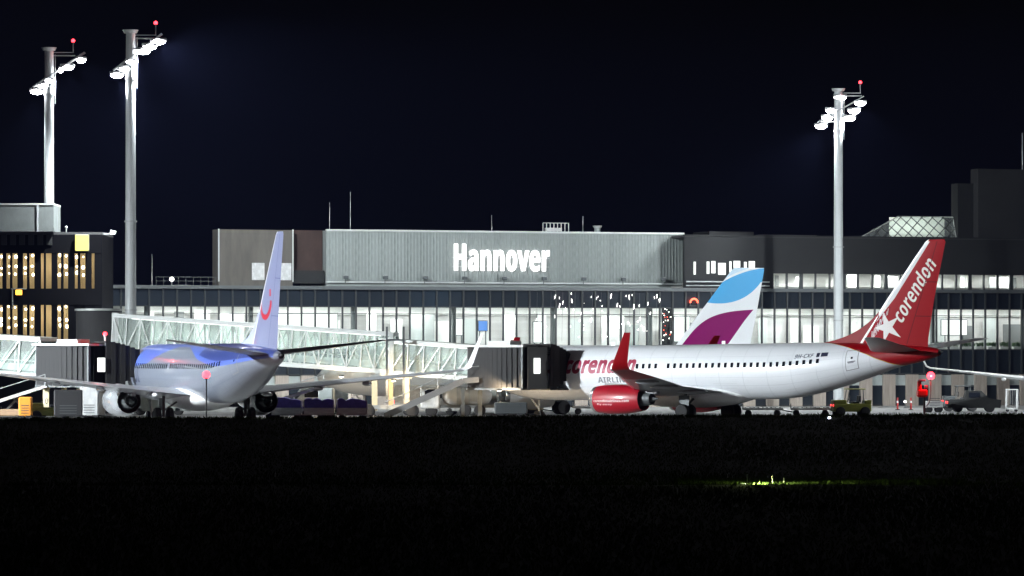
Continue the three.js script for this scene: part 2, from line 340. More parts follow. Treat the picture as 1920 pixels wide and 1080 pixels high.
// things on the terminal roof
for (const [px, y0, D, lab] of [[618, 380, 381, 'thin roof aerial above the left end of the grey block'], [657, 360, 381, 'taller thin roof aerial on the grey block'], [922, 403, 385, 'short thin aerial on the block above the name'], [1093, 405, 389, 'short thin aerial beside the roof vent']]) {
  const base = at(px, 433, D); base.y = 15.8; const h = hgt(y0, D) - 15.8, t = thing('roof_aerial', lab, 'aerial', base, 0, 'aerials on the name block');
  part('rod', [cyl(.035, .02, h, 0, 0, 0, 8), cyl(.09, .09, .06, 0, 0, 0, 10)], M.steel, t);
}
{
  const b = fworld(fu(285, -2), 10.75, -2); const t = thing('roof_aerial', 'thin aerial on the low roof right of the near mast', 'aerial', b);
  part('rod', [cyl(.04, .02, 2.7, 0, 0, 0, 8), cyl(.1, .1, .05, 0, 0, 0, 10)], M.steel, t);
  const b2 = at(1917, 330, 397); b2.y = 22.1; const t2 = thing('roof_aerial', 'pale aerial on the dark tower at the right edge', 'aerial', fworld(fu(1917, -4), 22.0, -4)); part('rod', [cyl(.06, .04, 3.6, 0, 0, 0, 8), cyl(.12, .12, .06, 0, 0, 0, 10)], M.steel, t2);
  const r = thing('roof_rack', 'small white railing rack on top of the name block', 'rack', fworld(fu(1018, -4), 15.83, -4), TB), W = fu(1066, -4) - fu(1018, -4), g = [];
  for (let i = 0; i < 8; i++) g.push(box(.07, .75, .07, W * i / 7, .375, 0)); each('post', g, M.white, r); part('rail', [box(W, .06, .06, W / 2, .78, 0), box(W * .6, .3, .5, W * .45, .2, -.3)], M.white, r);
  const v = thing('roof_vent', 'flared grey vent on top of the name block', 'vent', fworld(fu(1120, -4), 15.83, -4), TB); part('duct', cyl(.28, .28, .35), M.clad, v); part('cowl', cyl(.3, .45, .22, 0, .35), M.trim, v);
  const l = thing('roof_lamp', 'bright round lamp on a short post over the low roof', 'lamp', fworld(fu(322, -1), 10.7, -1), TB); part('post', [cyl(.05, .05, .42, 0, 0, 0, 8), box(1.6, .06, .3, .9, .03, 0)], M.steel, l); part('globe', sph(.2, 0, .55, 0), M.bulb, l);
  const rl = thing('roof_railing', 'low railing along the roof left of the grey block', 'railing', fworld(fu(296), 10.7, -.6), TB), RW = fu(408) - fu(296);
  for (let i = 0; i < 9; i++) part('post', box(.04, .75, .04, RW * i / 8, .375, 0), M.darksteel, rl); part('rail', [box(RW, .05, .05, RW / 2, .75, 0), box(RW, .04, .04, RW / 2, .4, 0)], M.darksteel, rl);
}
// inside the concourse: screens, doorway, plants
function panelThing(name, label, cat, px0, px1, y0, y1, w, m, grp) {
  const u = (fu(px0, w) + fu(px1, w)) / 2, D = fd(u) - w * Math.cos(TB), b = hgt(y1, D), W = fu(px1, w) - fu(px0, w), h = hgt(y0, D) - b;
  const t = thing(name, label, cat, fworld(u, b, w), TB, grp); part('panel', rbox(W, h, .08, 0, h / 2, .05, .02), m, t);
  part('frame', [box(W + .12, .06, .12, 0, h + .03, 0), box(W + .12, .06, .12, 0, -.03, 0), box(.06, h, .12, -W / 2 - .03, h / 2, 0), box(.06, h, .12, W / 2 + .03, h / 2, 0)], M.darksteel, t);
  part('stand', [box(.08, Math.max(.05, b - 5.16), .08, -W * .35, -(b - 5.16) / 2 - .05, -.02), box(.08, Math.max(.05, b - 5.16), .08, W * .35, -(b - 5.16) / 2 - .05, -.02)], M.darksteel, t); return t;
}
panelThing('light_screen', 'wide glowing white screen in the concourse behind the blue jet tail', 'screen', 506, 632, 588, 619, -2.2, M.screen);
panelThing('information_sign', 'small blue lit information sign in the concourse', 'sign', 897, 913, 602, 620, -1.8, M.bluescreen);
panelThing('light_screen', 'tall glowing white panel behind the jet bridge cab', 'screen', 1000, 1016, 604, 642, -2.0, M.screen);
panelThing('light_screen', 'bright white panel left of the blue and burgundy tail', 'screen', 1264, 1292, 594, 640, -2.0, M.screen);
panelThing('light_screen', 'bright white panel in the concourse right of the red tail', 'screen', 1765, 1812, 600, 628, -2.0, M.screen);
panelThing('light_screen', 'small pale screen in the concourse above the jet bridge stair', 'screen', 850, 868, 598, 628, -2.4, M.screen);
{ // red neon arch and dark banner column inside the glass
  const u = fu(1299), t = thing('neon_arch', 'small red neon arch high in the concourse window', 'neon sign', fworld(u, hgt(574, fd(u)), .3), TB);
  part('tube', new THREE.TorusGeometry(.36, .07, 8, 20, Math.PI).translate(0, .3, 0), M.redneon, t); part('bracket', [box(.06, .3, .06, -.36, .15, 0), box(.06, .3, .06, .36, .15, 0), box(.8, .05, .1, 0, .02, -.1)], M.darksteel, t);
  const c = thing('banner_column', 'dark banner column with red specks inside the glass front', 'banner', fworld(fu(1254), 5.2, -.5), TB);
  part('banner', rbox(1.0, 4.6, .2, 0, 2.3, 0), M.black, c);
  for (let i = 0; i < 26; i++) part('light_speck', sph(rr(.03, .06), rr(-.45, .45), rr(.5, 4.5), .13, 6), rnd() < .5 ? M.redneon : M.bulb, c);
  // glints in the glass, imitated by added glowing flakes on thin cords
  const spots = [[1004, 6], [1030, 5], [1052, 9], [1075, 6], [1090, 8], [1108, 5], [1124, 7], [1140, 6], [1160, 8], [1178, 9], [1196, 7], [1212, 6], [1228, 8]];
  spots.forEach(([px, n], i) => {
    const s = thing('glint_column', `column of glowing flakes added as glints in the glass front, ${['first', 'second', 'third', 'fourth', 'fifth', 'sixth', 'seventh', 'eighth', 'ninth', 'tenth', 'eleventh', 'twelfth', 'thirteenth'][i]} from the left`, 'added glints', fworld(fu(px), 5.9, .2), TB, 'added glints in the concourse front');
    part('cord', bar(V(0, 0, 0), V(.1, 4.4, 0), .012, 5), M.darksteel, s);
    for (let k = 0; k < n * .65; k++) { const y = rr(.3, 4.3); part('bulb', new THREE.SphereGeometry(rr(.014, .036), 8, 6).scale(1, rr(1, 9), 1).rotateZ(rr(-.3, .3)).translate(.1 * y / 4.4 + rr(-.4, .4), y, 0), M.glint, s); }  // each bulb here is an emissive flake standing in for a glint
  });
  for (let i = 0; i < 7; i++) {
    const px = 1768 + i * 24, s = thing('window_planter', `leafy planter on the concourse sill right of the red tail, ${['first', 'second', 'third', 'fourth', 'fifth', 'sixth', 'seventh'][i]} from the left`, 'planter', fworld(fu(px), 5.17, -.55), TB, 'planters along the concourse window');
    part('trough', rbox(1.0, .28, .3, 0, .14, 0), M.white, s);
    const lv = []; for (let k = 0; k < 42; k++) { const g = new THREE.PlaneGeometry(.1, rr(.18, .42)).translate(0, .15, 0).rotateX(rr(-.7, .7)).rotateY(rr(0, 6)).translate(rr(-.45, .45), rr(.28, .42), rr(-.1, .1)); lv.push(g); }
    part('leaves', lv, M.leaf, s);
  }
}

// ---------------------------------------------------------------- dark building at the left with warm slot windows
{
  const D = 335, s = F / D, X = px => (px - 960) / s, Y = py => hgt(py, D);
  const t = thing('dark_side_building', 'dark building with warm slot windows at the left edge', 'building', [X(0), 0, -D]);
  const x = px => X(px) - X(0), xl = x(-120), xr = x(192), top = Y(440);
  const slots = [[-60, 9], [-40, 7], [-18, 8], [1, 8], [15.5, 7], [28, 10], [47, 8], [60, 10], [79.5, 6], [91.5, 11], [111, 7], [123.5, 9], [143, 6], [155.5, 10], [174.5, 6]];
  const bands = [[475, 541], [572, 640]];
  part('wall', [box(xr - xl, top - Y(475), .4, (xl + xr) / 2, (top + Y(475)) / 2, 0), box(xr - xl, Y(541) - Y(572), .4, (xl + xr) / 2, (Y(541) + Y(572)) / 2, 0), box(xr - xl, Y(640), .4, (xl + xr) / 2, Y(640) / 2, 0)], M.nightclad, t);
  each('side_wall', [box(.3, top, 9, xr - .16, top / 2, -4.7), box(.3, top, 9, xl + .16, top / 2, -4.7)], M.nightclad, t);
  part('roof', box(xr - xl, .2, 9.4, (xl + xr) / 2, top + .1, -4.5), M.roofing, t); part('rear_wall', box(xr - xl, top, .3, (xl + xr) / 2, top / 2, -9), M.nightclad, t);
  part('floor', [box(xr - xl - .4, .2, 8.4, (xl + xr) / 2, Y(541) - .3, -4.5), box(xr - xl - .4, .2, 8.4, (xl + xr) / 2, Y(640) - .2, -4.5)], M.infloor, t);
  bands.forEach(([a, b], bi) => {
    let px = -120; const yb = Y(b), yt = Y(a);
    slots.concat([[192, 0]]).forEach(([c, w]) => {
      const e = c - w / 2; part('wall_strip', box(x(e) - x(px), yt - yb, .36, (x(px) + x(e)) / 2, (yt + yb) / 2, 0), M.nightclad, t); px = c + w / 2;
      if (w && !(bi && c > 130)) {
        part('pane', new THREE.PlaneGeometry(w / s, yt - yb).translate(x(c), (yt + yb) / 2, .05), M.warmglass, t);
        if (c !== 79.5 && c !== 91.5 && c !== 174.5) for (let k = 0; k < 3; k++) { const o = part('pendant_lamp', new THREE.SphereGeometry(rr(.07, .13), 10, 8).scale(1, rr(.8, 1.5), 1).translate(x(c) + rr(-.05, .05), yb + (yt - yb) * [.92, .62, .42][k] + rr(-.12, .12), -.45), M.warmbulb, t); part('cord', bar(V(0, 0, 0), V(0, .3, 0), .01, 5), M.nightclad, o).position.set(x(c), yb + (yt - yb) * [.95, .66, .46][k], -.45); }
      } else if (w) part('blank_panel', box(w / s, yt - yb, .3, x(c), (yt + yb) / 2, 0), M.nightclad, t);
    });
    part('room_rear_wall', box(xr - xl - .6, yt - yb + .6, .2, (xl + xr) / 2, (yt + yb) / 2, -2.6), M.warmwall, t);
    for (const xx of [x(-40), x(60), x(145)]) { const ra = new THREE.RectAreaLight(new THREE.Color(1, .86, .6), 3.2, 3.6, .6); ra.position.set(xx, yt + .2, -1.2); ra.rotation.x = -Math.PI / 2; ra.name = 'room_light'; t.add(ra); part('ceiling_light', box(3.6, .04, .4, xx, yt + .26, -1.2), M.warmbulb, t); }
  });
  const rb = part('roof_block', box(x(103) - x(-120), Y(387) - Y(437), 5, (x(103) + x(-120)) / 2, (Y(387) + Y(437)) / 2 + .1, -1.6), M.plantclad, t);
  part('roof_block_trim', [box(x(104) - x(-120), .14, 5.1, (x(103) + x(-120)) / 2, Y(386) + .1, -1.6), box(.1, Y(387) - Y(437), .1, x(73), (Y(387) + Y(437)) / 2 + .1, .94)], M.trim, rb);
  for (let i = 0; i < 6; i++) part('louvre', box(.45, .9, .1, x(8 + i * 17), Y(449), .24), M.darkclad, t);
  const sg = thing('yellow_gate_sign', 'glowing yellow square sign on the dark building roof edge', 'sign', [X(155), Y(471), -D + .5]); part('face', rbox(1.08, 1.28, .16, 0, .66, 0, .12), M.yellowsign, sg); part('case', rbox(1.16, 1.36, .12, 0, .66, -.09, .12), M.darksteel, sg); part('bracket', box(.12, .12, .5, 0, .4, -.3), M.darksteel, sg);
  const cm = thing('roof_floodlight', 'grey arm with floodlight right of the yellow sign', 'floodlight', [X(190), Y(440), -D - 1]); part('arm', [box(1.9, .12, .14, -.1, .1, 0), box(.14, .4, .14, -.9, -.0, 0)], M.steel, cm); const hd = part('head', rbox(.5, .3, .3, .75, .42, 0).rotateZ(-.25), M.steel, cm); part('lens', rbox(.34, .04, .26, .78, .08, .06), M.lampdim, hd);
  const c2 = thing('roof_floodlight', 'small white lamp left of the yellow sign', 'floodlight', [X(123), Y(440), -D - .5]); part('post', cyl(.05, .05, .9, 0, -.3, 0, 8), M.steel, c2); part('head', rbox(.9, .16, .3, 0, -.26, .1), M.white, c2); part('tip', sph(.1, 0, .62, 0, 8), M.white, c2);
  const ol = thing('amber_lamp', 'small amber wall lamp between the two warm window rows', 'lamp', [X(36), Y(553), -D + .25]); part('bulb', rbox(.5, .4, .2, 0, .2, 0), M.orangeglow, ol); part('arm', [box(1.2, .08, .1, .0, .48, 0), box(.08, 1.6, .1, -.5, -.3, 0)], M.steel, ol);
}

// ---------------------------------------------------------------- floodlight masts
function mast(px, D, yTop, label, lamps, aims, I, cone = .75) {
  const p = at(px, HZ, D); p.y = 0; const H = hgt(yTop, D);
  const t = thing('floodlight_mast', label, 'light mast', p, 0, 'apron floodlight masts');
  part('pole', [cyl(.46, .36, H - .2, 0, 0, 0, 24)], M.maststeel, t);
  part('base', [cyl(.75, .7, .35, 0, 0, 0, 24)], M.concrete, t);
  part('collar', [cyl(.5, .5, .12, 0, H * .5, 0, 24), cyl(.48, .48, .12, 0, H * .27, 0, 24), cyl(.44, .44, .16, 0, H - 3.9, 0, 20)], M.galv, t);
  part('crown', [cyl(.5, .62, .25, 0, H - .3, 0, 20), box(.7, .12, .5, 0, H - .1, 0)], M.galv, t);
  const first = lamps[0], last = lamps[lamps.length - 1];
  const rails = []; for (const z of [-.35, .35]) { rails.push(beam(V(first[0] - .3, H + first[1] + .25, z), V(last[0] + .3, H + last[1] + .5, z), .08, .1)); }
  rails.push(beam(V(0, H - .7, 0), V(2.1, H - .7, 0), .1, .1), beam(V(0, H - 3.0, 0), V(first[0], H + first[1] + .3, 0), .1, .1));
  part('lamp_frame', rails, M.galv, t);
  part('ladder', [box(.04, 4, .04, .5, H - 2.6, .12), box(.04, 4, .04, .5, H - 2.6, -.12)], M.galv, t);
  lamps.forEach(([x, y, w], i) => {
    const hd = part('floodlight', [rbox(w, .2, .75, x, H + y, 0, .06).translate(0, .06, 0)], M.galv, t);
    part('lens', new THREE.SphereGeometry(1, 16, 10).scale(w * .44, .26, .4).translate(x, H + y - .1, .05), M.lamp, hd);
    const s = new THREE.SpotLight(0xf3fbff, I / lamps.length, 0, aims[i % aims.length][3] ?? cone, .5, 2);
    s.position.set(x, H + y - .42, .0); const a = aims[i % aims.length]; s.target.position.set(a[0] - p.x, a[1], a[2] - p.z); s.target.name = 'floodlight_aim'; s.name = 'floodlight_beam';
    s.shadow.radius = 12; s.castShadow = true; t.add(s, s.target);
  });
  part('beacon_arm', [beam(V(0, H - .45, 0), V(2, H - .45, 0), .07, .07), cyl(.04, .04, .75, 1.95, H - .45, 0, 8)], M.galv, t);
  const bc = part('beacon_base', cyl(.1, .1, .1, 1.95, H + .3, 0, 10), M.darksteel, t); part('beacon_lamp', sph(.15, 1.95, H + .5, 0), M.red, bc);
  const pl = new THREE.PointLight(0xff2020, 6, 0, 2); pl.position.set(1.95, H + .5, 0); pl.name = 'beacon_light'; t.add(pl);
  return t;
}
const diag = [[-1.05, -3.45, 1.15], [-.35, -3.0, 1.15], [.05, -2.45, .9], [1.0, -1.6, 1.25], [1.5, -1.25, 1.2], [2.15, -.85, 1.3]];
const diag2 = [[-1.0, -3.5, 1.15], [-.35, -3.05, 1.15], [.02, -2.65, .8], [.95, -1.75, .4], [1.5, -1.55, 1.15], [2.6, -.95, .85]];
const diag3 = [[-1.55, -3.3, 1.2], [-1.0, -2.55, 1.1], [-.7, -1.9, 1.0], [.15, -.75, 1.2], [.95, -2.6, 1.2], [1.4, -1.95, 1.15], [1.95, -1.25, 1.1]];
mast(92, 343, 88, 'pale floodlight mast behind the dark building with warm windows', diag2, [[-44, 0, -352], [-30, 0, -352], [-20, 8, -372]], 7000, .7);
mast(245, 330, 55, 'tallest floodlight mast rising behind the blue jet', diag, [[-13, 0, -307, .42], [-2, 11, -374], [-9, 1, -338, .5], [-42, 9, -337], [-14, 13, -372], [12, 13, -385]], 44000, .72);
mast(1572, 378, 165, 'floodlight mast standing behind the white jet with red tail', diag3, [[10, 0, -362], [30, 2, -362], [10, 12, -385], [44, 0, -362], [-5, 8, -375], [16, 0, -345], [30, 0, -350]], 22000, .75);
mast(-1500, 268, 40, 'floodlight mast beyond the left edge lighting the near stands', diag, [[12, 3, -306], [18, 3, -308], [-6, 3, -302], [-15, 8, -284], [24, 6, -318], [2, 3, -306]], 112000, .55);
mast(2760, 316, 70, 'floodlight mast beyond the right edge lighting the far stands', diag, [[20, 8, -348], [48, 2, -375], [40, 0, -345], [24, 6, -352], [10, 2, -352], [42, 3, -340]], 36000, .62);

// ---------------------------------------------------------------- aircraft
const LEN = 39.47, MG = 19.6;
const PR = [ // station, top, bottom, half width (about the cabin axis 3.45 m up)
  [0, -.42, -.58, .06], [.25, -.12, -.95, .42], [.8, .3, -1.22, .82], [1.6, .75, -1.5, 1.18], [2.4, 1.3, -1.7, 1.45], [3.2, 1.66, -1.83, 1.63], [4.5, 1.9, -1.95, 1.8], [6, 2, -2, 1.88], [9, 2, -2, 1.88], [15, 2, -2, 1.88], [21, 2, -2, 1.88], [26.2, 2, -2, 1.88],
  [28, 2, -1.86, 1.87], [30, 1.99, -1.5, 1.78], [32, 1.96, -1.02, 1.58], [34, 1.9, -.45, 1.28], [36, 1.78, .15, .9], [37.8, 1.64, .5, .6], [39, 1.5, .8, .4], [LEN, 1.38, .98, .2]];
function prof(s) {
  let i = 0; while (i < PR.length - 2 && PR[i + 1][0] < s) i++;
  const a = PR[Math.max(0, i - 1)], b = PR[i], c = PR[i + 1], d = PR[Math.min(PR.length - 1, i + 2)], t = Math.min(1, Math.max(0, (s - b[0]) / (c[0] - b[0])));
  return [1, 2, 3].map(k => { const dx = c[0] - b[0], m0 = (c[k] - a[k]) / Math.max(.01, c[0] - a[0]) * dx, m1 = (d[k] - b[k]) / Math.max(.01, d[0] - b[0]) * dx, t2 = t * t, t3 = t2 * t; return (2 * t3 - 3 * t2 + 1) * b[k] + (t3 - 2 * t2 + t) * m0 + (-2 * t3 + 3 * t2) * c[k] + (t3 - t2) * m1; });
}
function S(s, th, off = 0) {       // point on the skin; th 0 = top, pi/2 = port side
  const [tp, bt, w] = prof(s), cy = (tp + bt) / 2, h = (tp - bt) / 2;
  return V(s - MG, 3.45 + cy + (h + off) * Math.cos(th), (w + off) * Math.sin(th));
}
function skin(s0, s1, t0, t1, off, ns, nt) {
  const p = [], uv = [], ix = [];
  for (let i = 0; i <= ns; i++) for (let j = 0; j <= nt; j++) {
    const s = s0 + (s1 - s0) * i / ns, th = t0 + (t1 - t0) * j / nt, q = S(s, th, off); p.push(q.x, q.y, q.z); uv.push(s / LEN, 1 - th / (2 * Math.PI));
    if (i && j) { const a = (i - 1) * (nt + 1) + j - 1, b = a + 1, c = a + nt + 1, d = c + 1; ix.push(a, b, c, b, d, c); }
  }
  const g = new THREE.BufferGeometry(); g.setAttribute('position', new THREE.Float32BufferAttribute(p, 3)); g.setAttribute('uv', new THREE.Float32BufferAttribute(uv, 2)); g.setIndex(ix); g.computeVertexNormals(); return g;
}
const AF = []; { const c = [1, .9, .7, .5, .3, .15, .06, .015, 0], th = x => 5 * (.2969 * Math.sqrt(x) - .126 * x - .3516 * x * x + .2843 * x ** 3 - .1036 * x ** 4); for (const x of c) AF.push([x, th(x)]); for (const x of c.slice(0, -1).reverse()) AF.push([x, -th(x) * .8]); }
function loft(secs, uvf) {         // secs: { p: leading edge, c: chord, t: thickness ratio, n: up direction }
  const p = [], uv = [], ix = [], n = AF.length;
  secs.forEach((s, i) => AF.forEach(([x, y], j) => {
    const q = V(s.p[0] + x * s.c, s.p[1], s.p[2]).addScaledVector(V(...s.n).normalize(), y * s.t * s.c); p.push(q.x, q.y, q.z); uv.push(...(uvf ? uvf(q) : [x, i]));
    if (i && j) { const a = (i - 1) * n + j - 1, b = a + 1, c = a + n, d = c + 1; ix.push(a, c, b, b, c, d); }
  }));
  const L0 = (secs.length - 1) * n; for (let j = 1; j < n - 1; j++) ix.push(L0, L0 + j + 1, L0 + j);
  const g = new THREE.BufferGeometry(); g.setAttribute('position', new THREE.Float32BufferAttribute(p, 3)); g.setAttribute('uv', new THREE.Float32BufferAttribute(uv, 2)); g.setIndex(ix); g.computeVertexNormals(); return g;
}
const mir = (secs, k) => secs.map(s => ({ ...s, p: [s.p[0], s.p[1], s.p[2] * k], n: [s.n[0], s.n[1], s.n[2] * k] }));
const xs = s => s - MG;
function jet(o) {
  const t = thing('passenger_jet', o.label, 'airliner', o.pos, o.turn, 'parked airliners'); t.rotation.z = o.pitch ?? 0;
  const fus = part('fuselage', skin(0, LEN, 0, 2 * Math.PI, 0, 90, 44), o.fuselage, t);
  if (o.detail) {
    const wy = 1.34; // window row
    for (let s = 6.6; s < 30.6; s += .565) { if (Math.abs(s - 16.75) < .29) continue; if (o.skip && s > o.skip[0] && s < o.skip[1]) continue; part('cabin_window', skin(s - .12, s + .12, wy - .09, wy + .09, .012, 1, 2), M.window, fus); }
    for (const [a, b] of [[4.3, 5.2], [32.6, 33.5]]) { const d = part('door_seam', skin(a - .05, b + .05, .93, 2.03, .006, 2, 8), M.greyPaint, fus); part('door', skin(a, b, .97, 1.99, .02, 2, 8), o.fuselage, fus); }
    part('door_window', skin(32.98, 33.14, 1.33, 1.43, .03, 1, 1), M.window, fus);
  }
  for (const [s0, s1, a, b] of [[1.75, 2.35, .12, .5], [1.85, 2.5, .56, .98], [2.05, 2.75, 1.02, 1.28]]) for (const k of [1, -1]) part('cockpit_window', skin(s0, s1, k * a, k * b, .015, 2, 3), M.window, fus);
  part('belly_fairing', new THREE.SphereGeometry(1, 24, 14).scale(5.6, .95, 2.15).translate(xs(18.3), 1.78, 0), o.belly ?? M.greyPaint, t);
  part('tail_cone', new THREE.ConeGeometry(.16, .5, 14).rotateZ(-Math.PI / 2).translate(xs(LEN) + .1, 3.45 + 1.21, 0), M.darksteel, t);
  const W = [{ p: [xs(13.9), 1.85, .4], c: 8.1, t: .13, n: [0, 1, 0] }, { p: [xs(14.9), 2.0, 1.9], c: 7.1, t: .125, n: [0, 1, 0] }, { p: [xs(16.95), 2.42, 5.8], c: 4.5, t: .115, n: [0, 1, 0] }, { p: [xs(20.45), 3.06, 11.7], c: 2.95, t: .11, n: [0, 1, 0] }, { p: [xs(23.4), 3.62, 16.9], c: 1.55, t: .1, n: [0, 1, -.1] }];
  const WL = [{ p: [xs(23.4), 3.62, 16.9], c: 1.55, t: .1, n: [0, 1, -.1] }, { p: [xs(23.67), 3.78, 17.25], c: 1.4, t: .1, n: [0, .8, -.5] }, { p: [xs(23.95), 4.15, 17.45], c: 1.22, t: .09, n: [0, .25, -1] }, { p: [xs(25.3), 6.15, 17.95], c: .52, t: .09, n: [0, .2, -1] }];
  const ST = [{ p: [xs(33.9), 4.72, .2], c: 4.2, t: .1, n: [0, 1, 0] }, { p: [xs(37.9), 5.62, 7.15], c: 1.25, t: .09, n: [0, 1, 0] }];
  for (const k of [1, -1]) {
    const w = part('wing', loft(mir(W.slice(0, 4), k)), o.wing ?? M.greyPaint, t); part('outer_wing', loft(mir(W.slice(3), k)), o.wingtip ?? o.wing ?? M.greyPaint, t);
    part('slat', loft(mir(W.slice(1).map(s => ({ ...s, p: [s.p[0] - .05, s.p[1] - .01, s.p[2] + .06], c: s.c * .13, t: .62 * .9 })), k)), M.alu, w);
    for (const [z, x, L] of [[4.0, 21.0, 2.3], [7.6, 21.0, 2.0], [10.8, 21.9, 1.7]]) part('flap_fairing', new THREE.SphereGeometry(1, 14, 10).scale(L * .62, .17, .16).translate(xs(x) + .1, 2.0 + (z - 1.9) * .107 - .22, k * z), o.wing ?? M.greyPaint, w);
    part('winglet', loft(mir(WL, k)), o.winglet, t);
    part('tailplane', loft(mir(ST, k)), o.stab ?? M.greyPaint, t);
    const ez = k * 4.83, ex = xs(o.intake ?? 13.5), ey = 1.52;
    const lat = pts => new THREE.LatheGeometry(pts.map(([a, r]) => new THREE.Vector2(r, a * 1.12)), 36).rotateZ(-Math.PI / 2).translate(ex, ey, ez);
    const fixuv = g => { const u = g.attributes.uv, p = g.attributes.position; for (let i = 0; i < u.count; i++) u.setXY(i, (p.getX(i) - ex) / 4.0, Math.atan2(p.getY(i) - ey, (p.getZ(i) - ez) * k) / Math.PI + .5); return g; };
    const nac = part('nacelle', fixuv(lat([[.28, .98], [.7, 1.04], [1.4, 1.08], [2.3, 1.07], [3.1, .99], [3.85, .84], [3.8, .8], [3.0, .86]])), o.nacelle, t);
    part('intake_lip', lat([[.6, .76], [.2, .8], [.05, .86], [0, .9], [.06, .95], [.3, .985]]), M.alu, nac);
    part('fan', [lat([[.75, .0], [.95, .78], [1.1, .78]]), lat([[.45, .0], [.6, .12], [.8, .22]])], M.black, nac);
    part('bypass_duct', lat([[3.0, .86], [3.05, .5]]), M.black, nac);
    part('core_nozzle', lat([[2.9, .62], [3.6, .56], [4.5, .42], [4.45, .36], [4.0, .38]]), M.darksteel, nac);
    part('exhaust_plug', lat([[4.0, .34], [4.5, .22], [5.0, .02]]), M.darksteel, nac);
    part('pylon', [beam(V(ex + .9, 2.45, ez), V(ex + 4.4, 2.3, ez), .34, .5), beam(V(ex + 3.4, 2.1, ez), V(ex + 5.6, 2.1, ez), .3, .4)], o.pylon ?? M.greyPaint, t);
    const gear = part('main_gear_leg', [cyl(.11, .11, 1.6, 0, .5, k * 2.86, 12), beam(V(0, .9, k * 2.86), V(.1, 1.8, k * 1.5), .12, .12), box(.9, .8, .05, 0, 1.35, k * 3.05)], M.darksteel, t);
    for (const d of [-.43, .43]) part('wheel', wheelGeo(.56, .38, 0, .56, k * 2.86 + d), M.rubber, gear);
  }
  const ng = part('nose_gear_leg', [cyl(.08, .08, 1.2, xs(4), .35, 0, 12), beam(V(xs(4), .8, 0), V(xs(3.2), 1.7, 0), .09, .09)], M.galv, t); for (const d of [-.22, .22]) part('wheel', wheelGeo(.34, .2, xs(4), .34, d), M.rubber, ng);
  const FN = o.fin ?? [[5.0, 32.6, 5.9], [5.6, 33.05, 5.5], [8.5, 35.25, 3.85], [12.35, 38.4, 1.65], [12.55, 38.65, 1.3]], fx = o.finbox;
  const fin = part('fin', loft(FN.map(([h, le, c]) => ({ p: [xs(le), h, 0], c, t: h > 12.5 ? .04 : .095, n: [0, 0, 1] })), q => [(q.x + MG - fx[0]) / fx[2], (q.y - fx[1]) / fx[2]]), o.finMat, t);
  if (o.lead) part('leading_edge', loft(FN.map(([h, le, c]) => ({ p: [xs(le) - .035, h, 0], c: Math.min(c * .14, .7), t: .5, n: [0, 0, 1] }))), M.edge, fin);
  if (o.dorsal) {
    const sh = new THREE.Shape(); sh.moveTo(xs(29.6), 5.36); sh.quadraticCurveTo(xs(32.8), 5.75, xs(34.5), 7.5); sh.lineTo(xs(35.0), 5.2); sh.lineTo(xs(29.6), 5.3);
    part('dorsal_fin', new THREE.ExtrudeGeometry(sh, { depth: .16, bevelEnabled: true, bevelSize: .05, bevelThickness: .07, bevelSegments: 2 }).translate(0, 0, -.08), o.dorsal, t);
  }
  if (o.lead) each('antenna', [box(.35, .32, .04, xs(11), 5.6, 0), box(.3, .26, .04, xs(21), 5.56, 0)], M.whitePaint, t);
  return t;
}
function placeTail(px, D, turn) { const p = at(px, HZ, D); p.y = 0; const o = LEN - MG; return V(p.x - o * Math.cos(turn), 0, p.z + o * Math.sin(turn)); }
const SX = 2048 / LEN, SY = 1024 / 12.3;
const put = (c, s, th, f) => { c.save(); c.translate(s * SX, th / (2 * Math.PI) * 1024); c.scale(SX / 100, SY / 100); f(c); c.restore(); };
// white jet, red tail
const redFus = canvasTex(2048, 1024, (c, w, h) => {
  c.fillStyle = '#e6e9ee'; c.fillRect(0, 0, w, h);
  const edge = [[29.6, 0], [30.9, .32], [32.5, .72], [34.1, 1.25], [35.4, 1.9], [36.3, 2.6], [36.6, Math.PI]];
  for (const [col, off] of [['#d8b640', 0], ['#960010', .1]]) {
    c.fillStyle = col;
    for (const m of [0, 1]) { c.beginPath(); edge.forEach(([s, t], i) => { const x = (s + off) * SX, y = (m ? 2 * Math.PI - t : t) / (2 * Math.PI) * h; i ? c.lineTo(x, y) : c.moveTo(x, y); }); c.lineTo(w, h / 2); c.lineTo(w, m ? h : 0); c.fill(); }
  }
  put(c, 7.7, 1.56, c => { c.fillStyle = '#96103a'; c.strokeStyle = '#96103a'; c.lineWidth = 9; c.font = 'italic bold 168px sans-serif'; c.save(); const k = 660 / c.measureText('corendon').width; c.scale(k, 1); c.fillText('corendon', 0, 0); c.strokeText('corendon', 0, 0); c.restore(); });
  put(c, 10.9, 1.94, c => { c.fillStyle = '#6a6e78'; c.font = 'bold 58px sans-serif'; c.save(); c.scale(330 / c.measureText('AIRLINES').width, 1); c.fillText('AIRLINES', 0, 0); c.restore(); });
  put(c, 6.9, 1.5, c => { c.fillStyle = '#7d0c22'; star(c, 0, 0, 95); });
  put(c, 28.3, 1.15, c => { c.fillStyle = '#3a4052'; c.font = 'italic bold 46px sans-serif'; c.fillText('9H-CXF', 0, 0); c.fillStyle = '#141a38'; c.fillRect(185, -36, 26, 38); c.fillRect(222, -36, 55, 38); });
  put(c, 32.85, 1.62, c => { c.fillStyle = '#4a505c'; c.fillRect(-12, -14, 60, 9); c.fillRect(-8, -2, 44, 6); });
  joints(c, w, h, 'rgba(90,94,104,.22)');
});
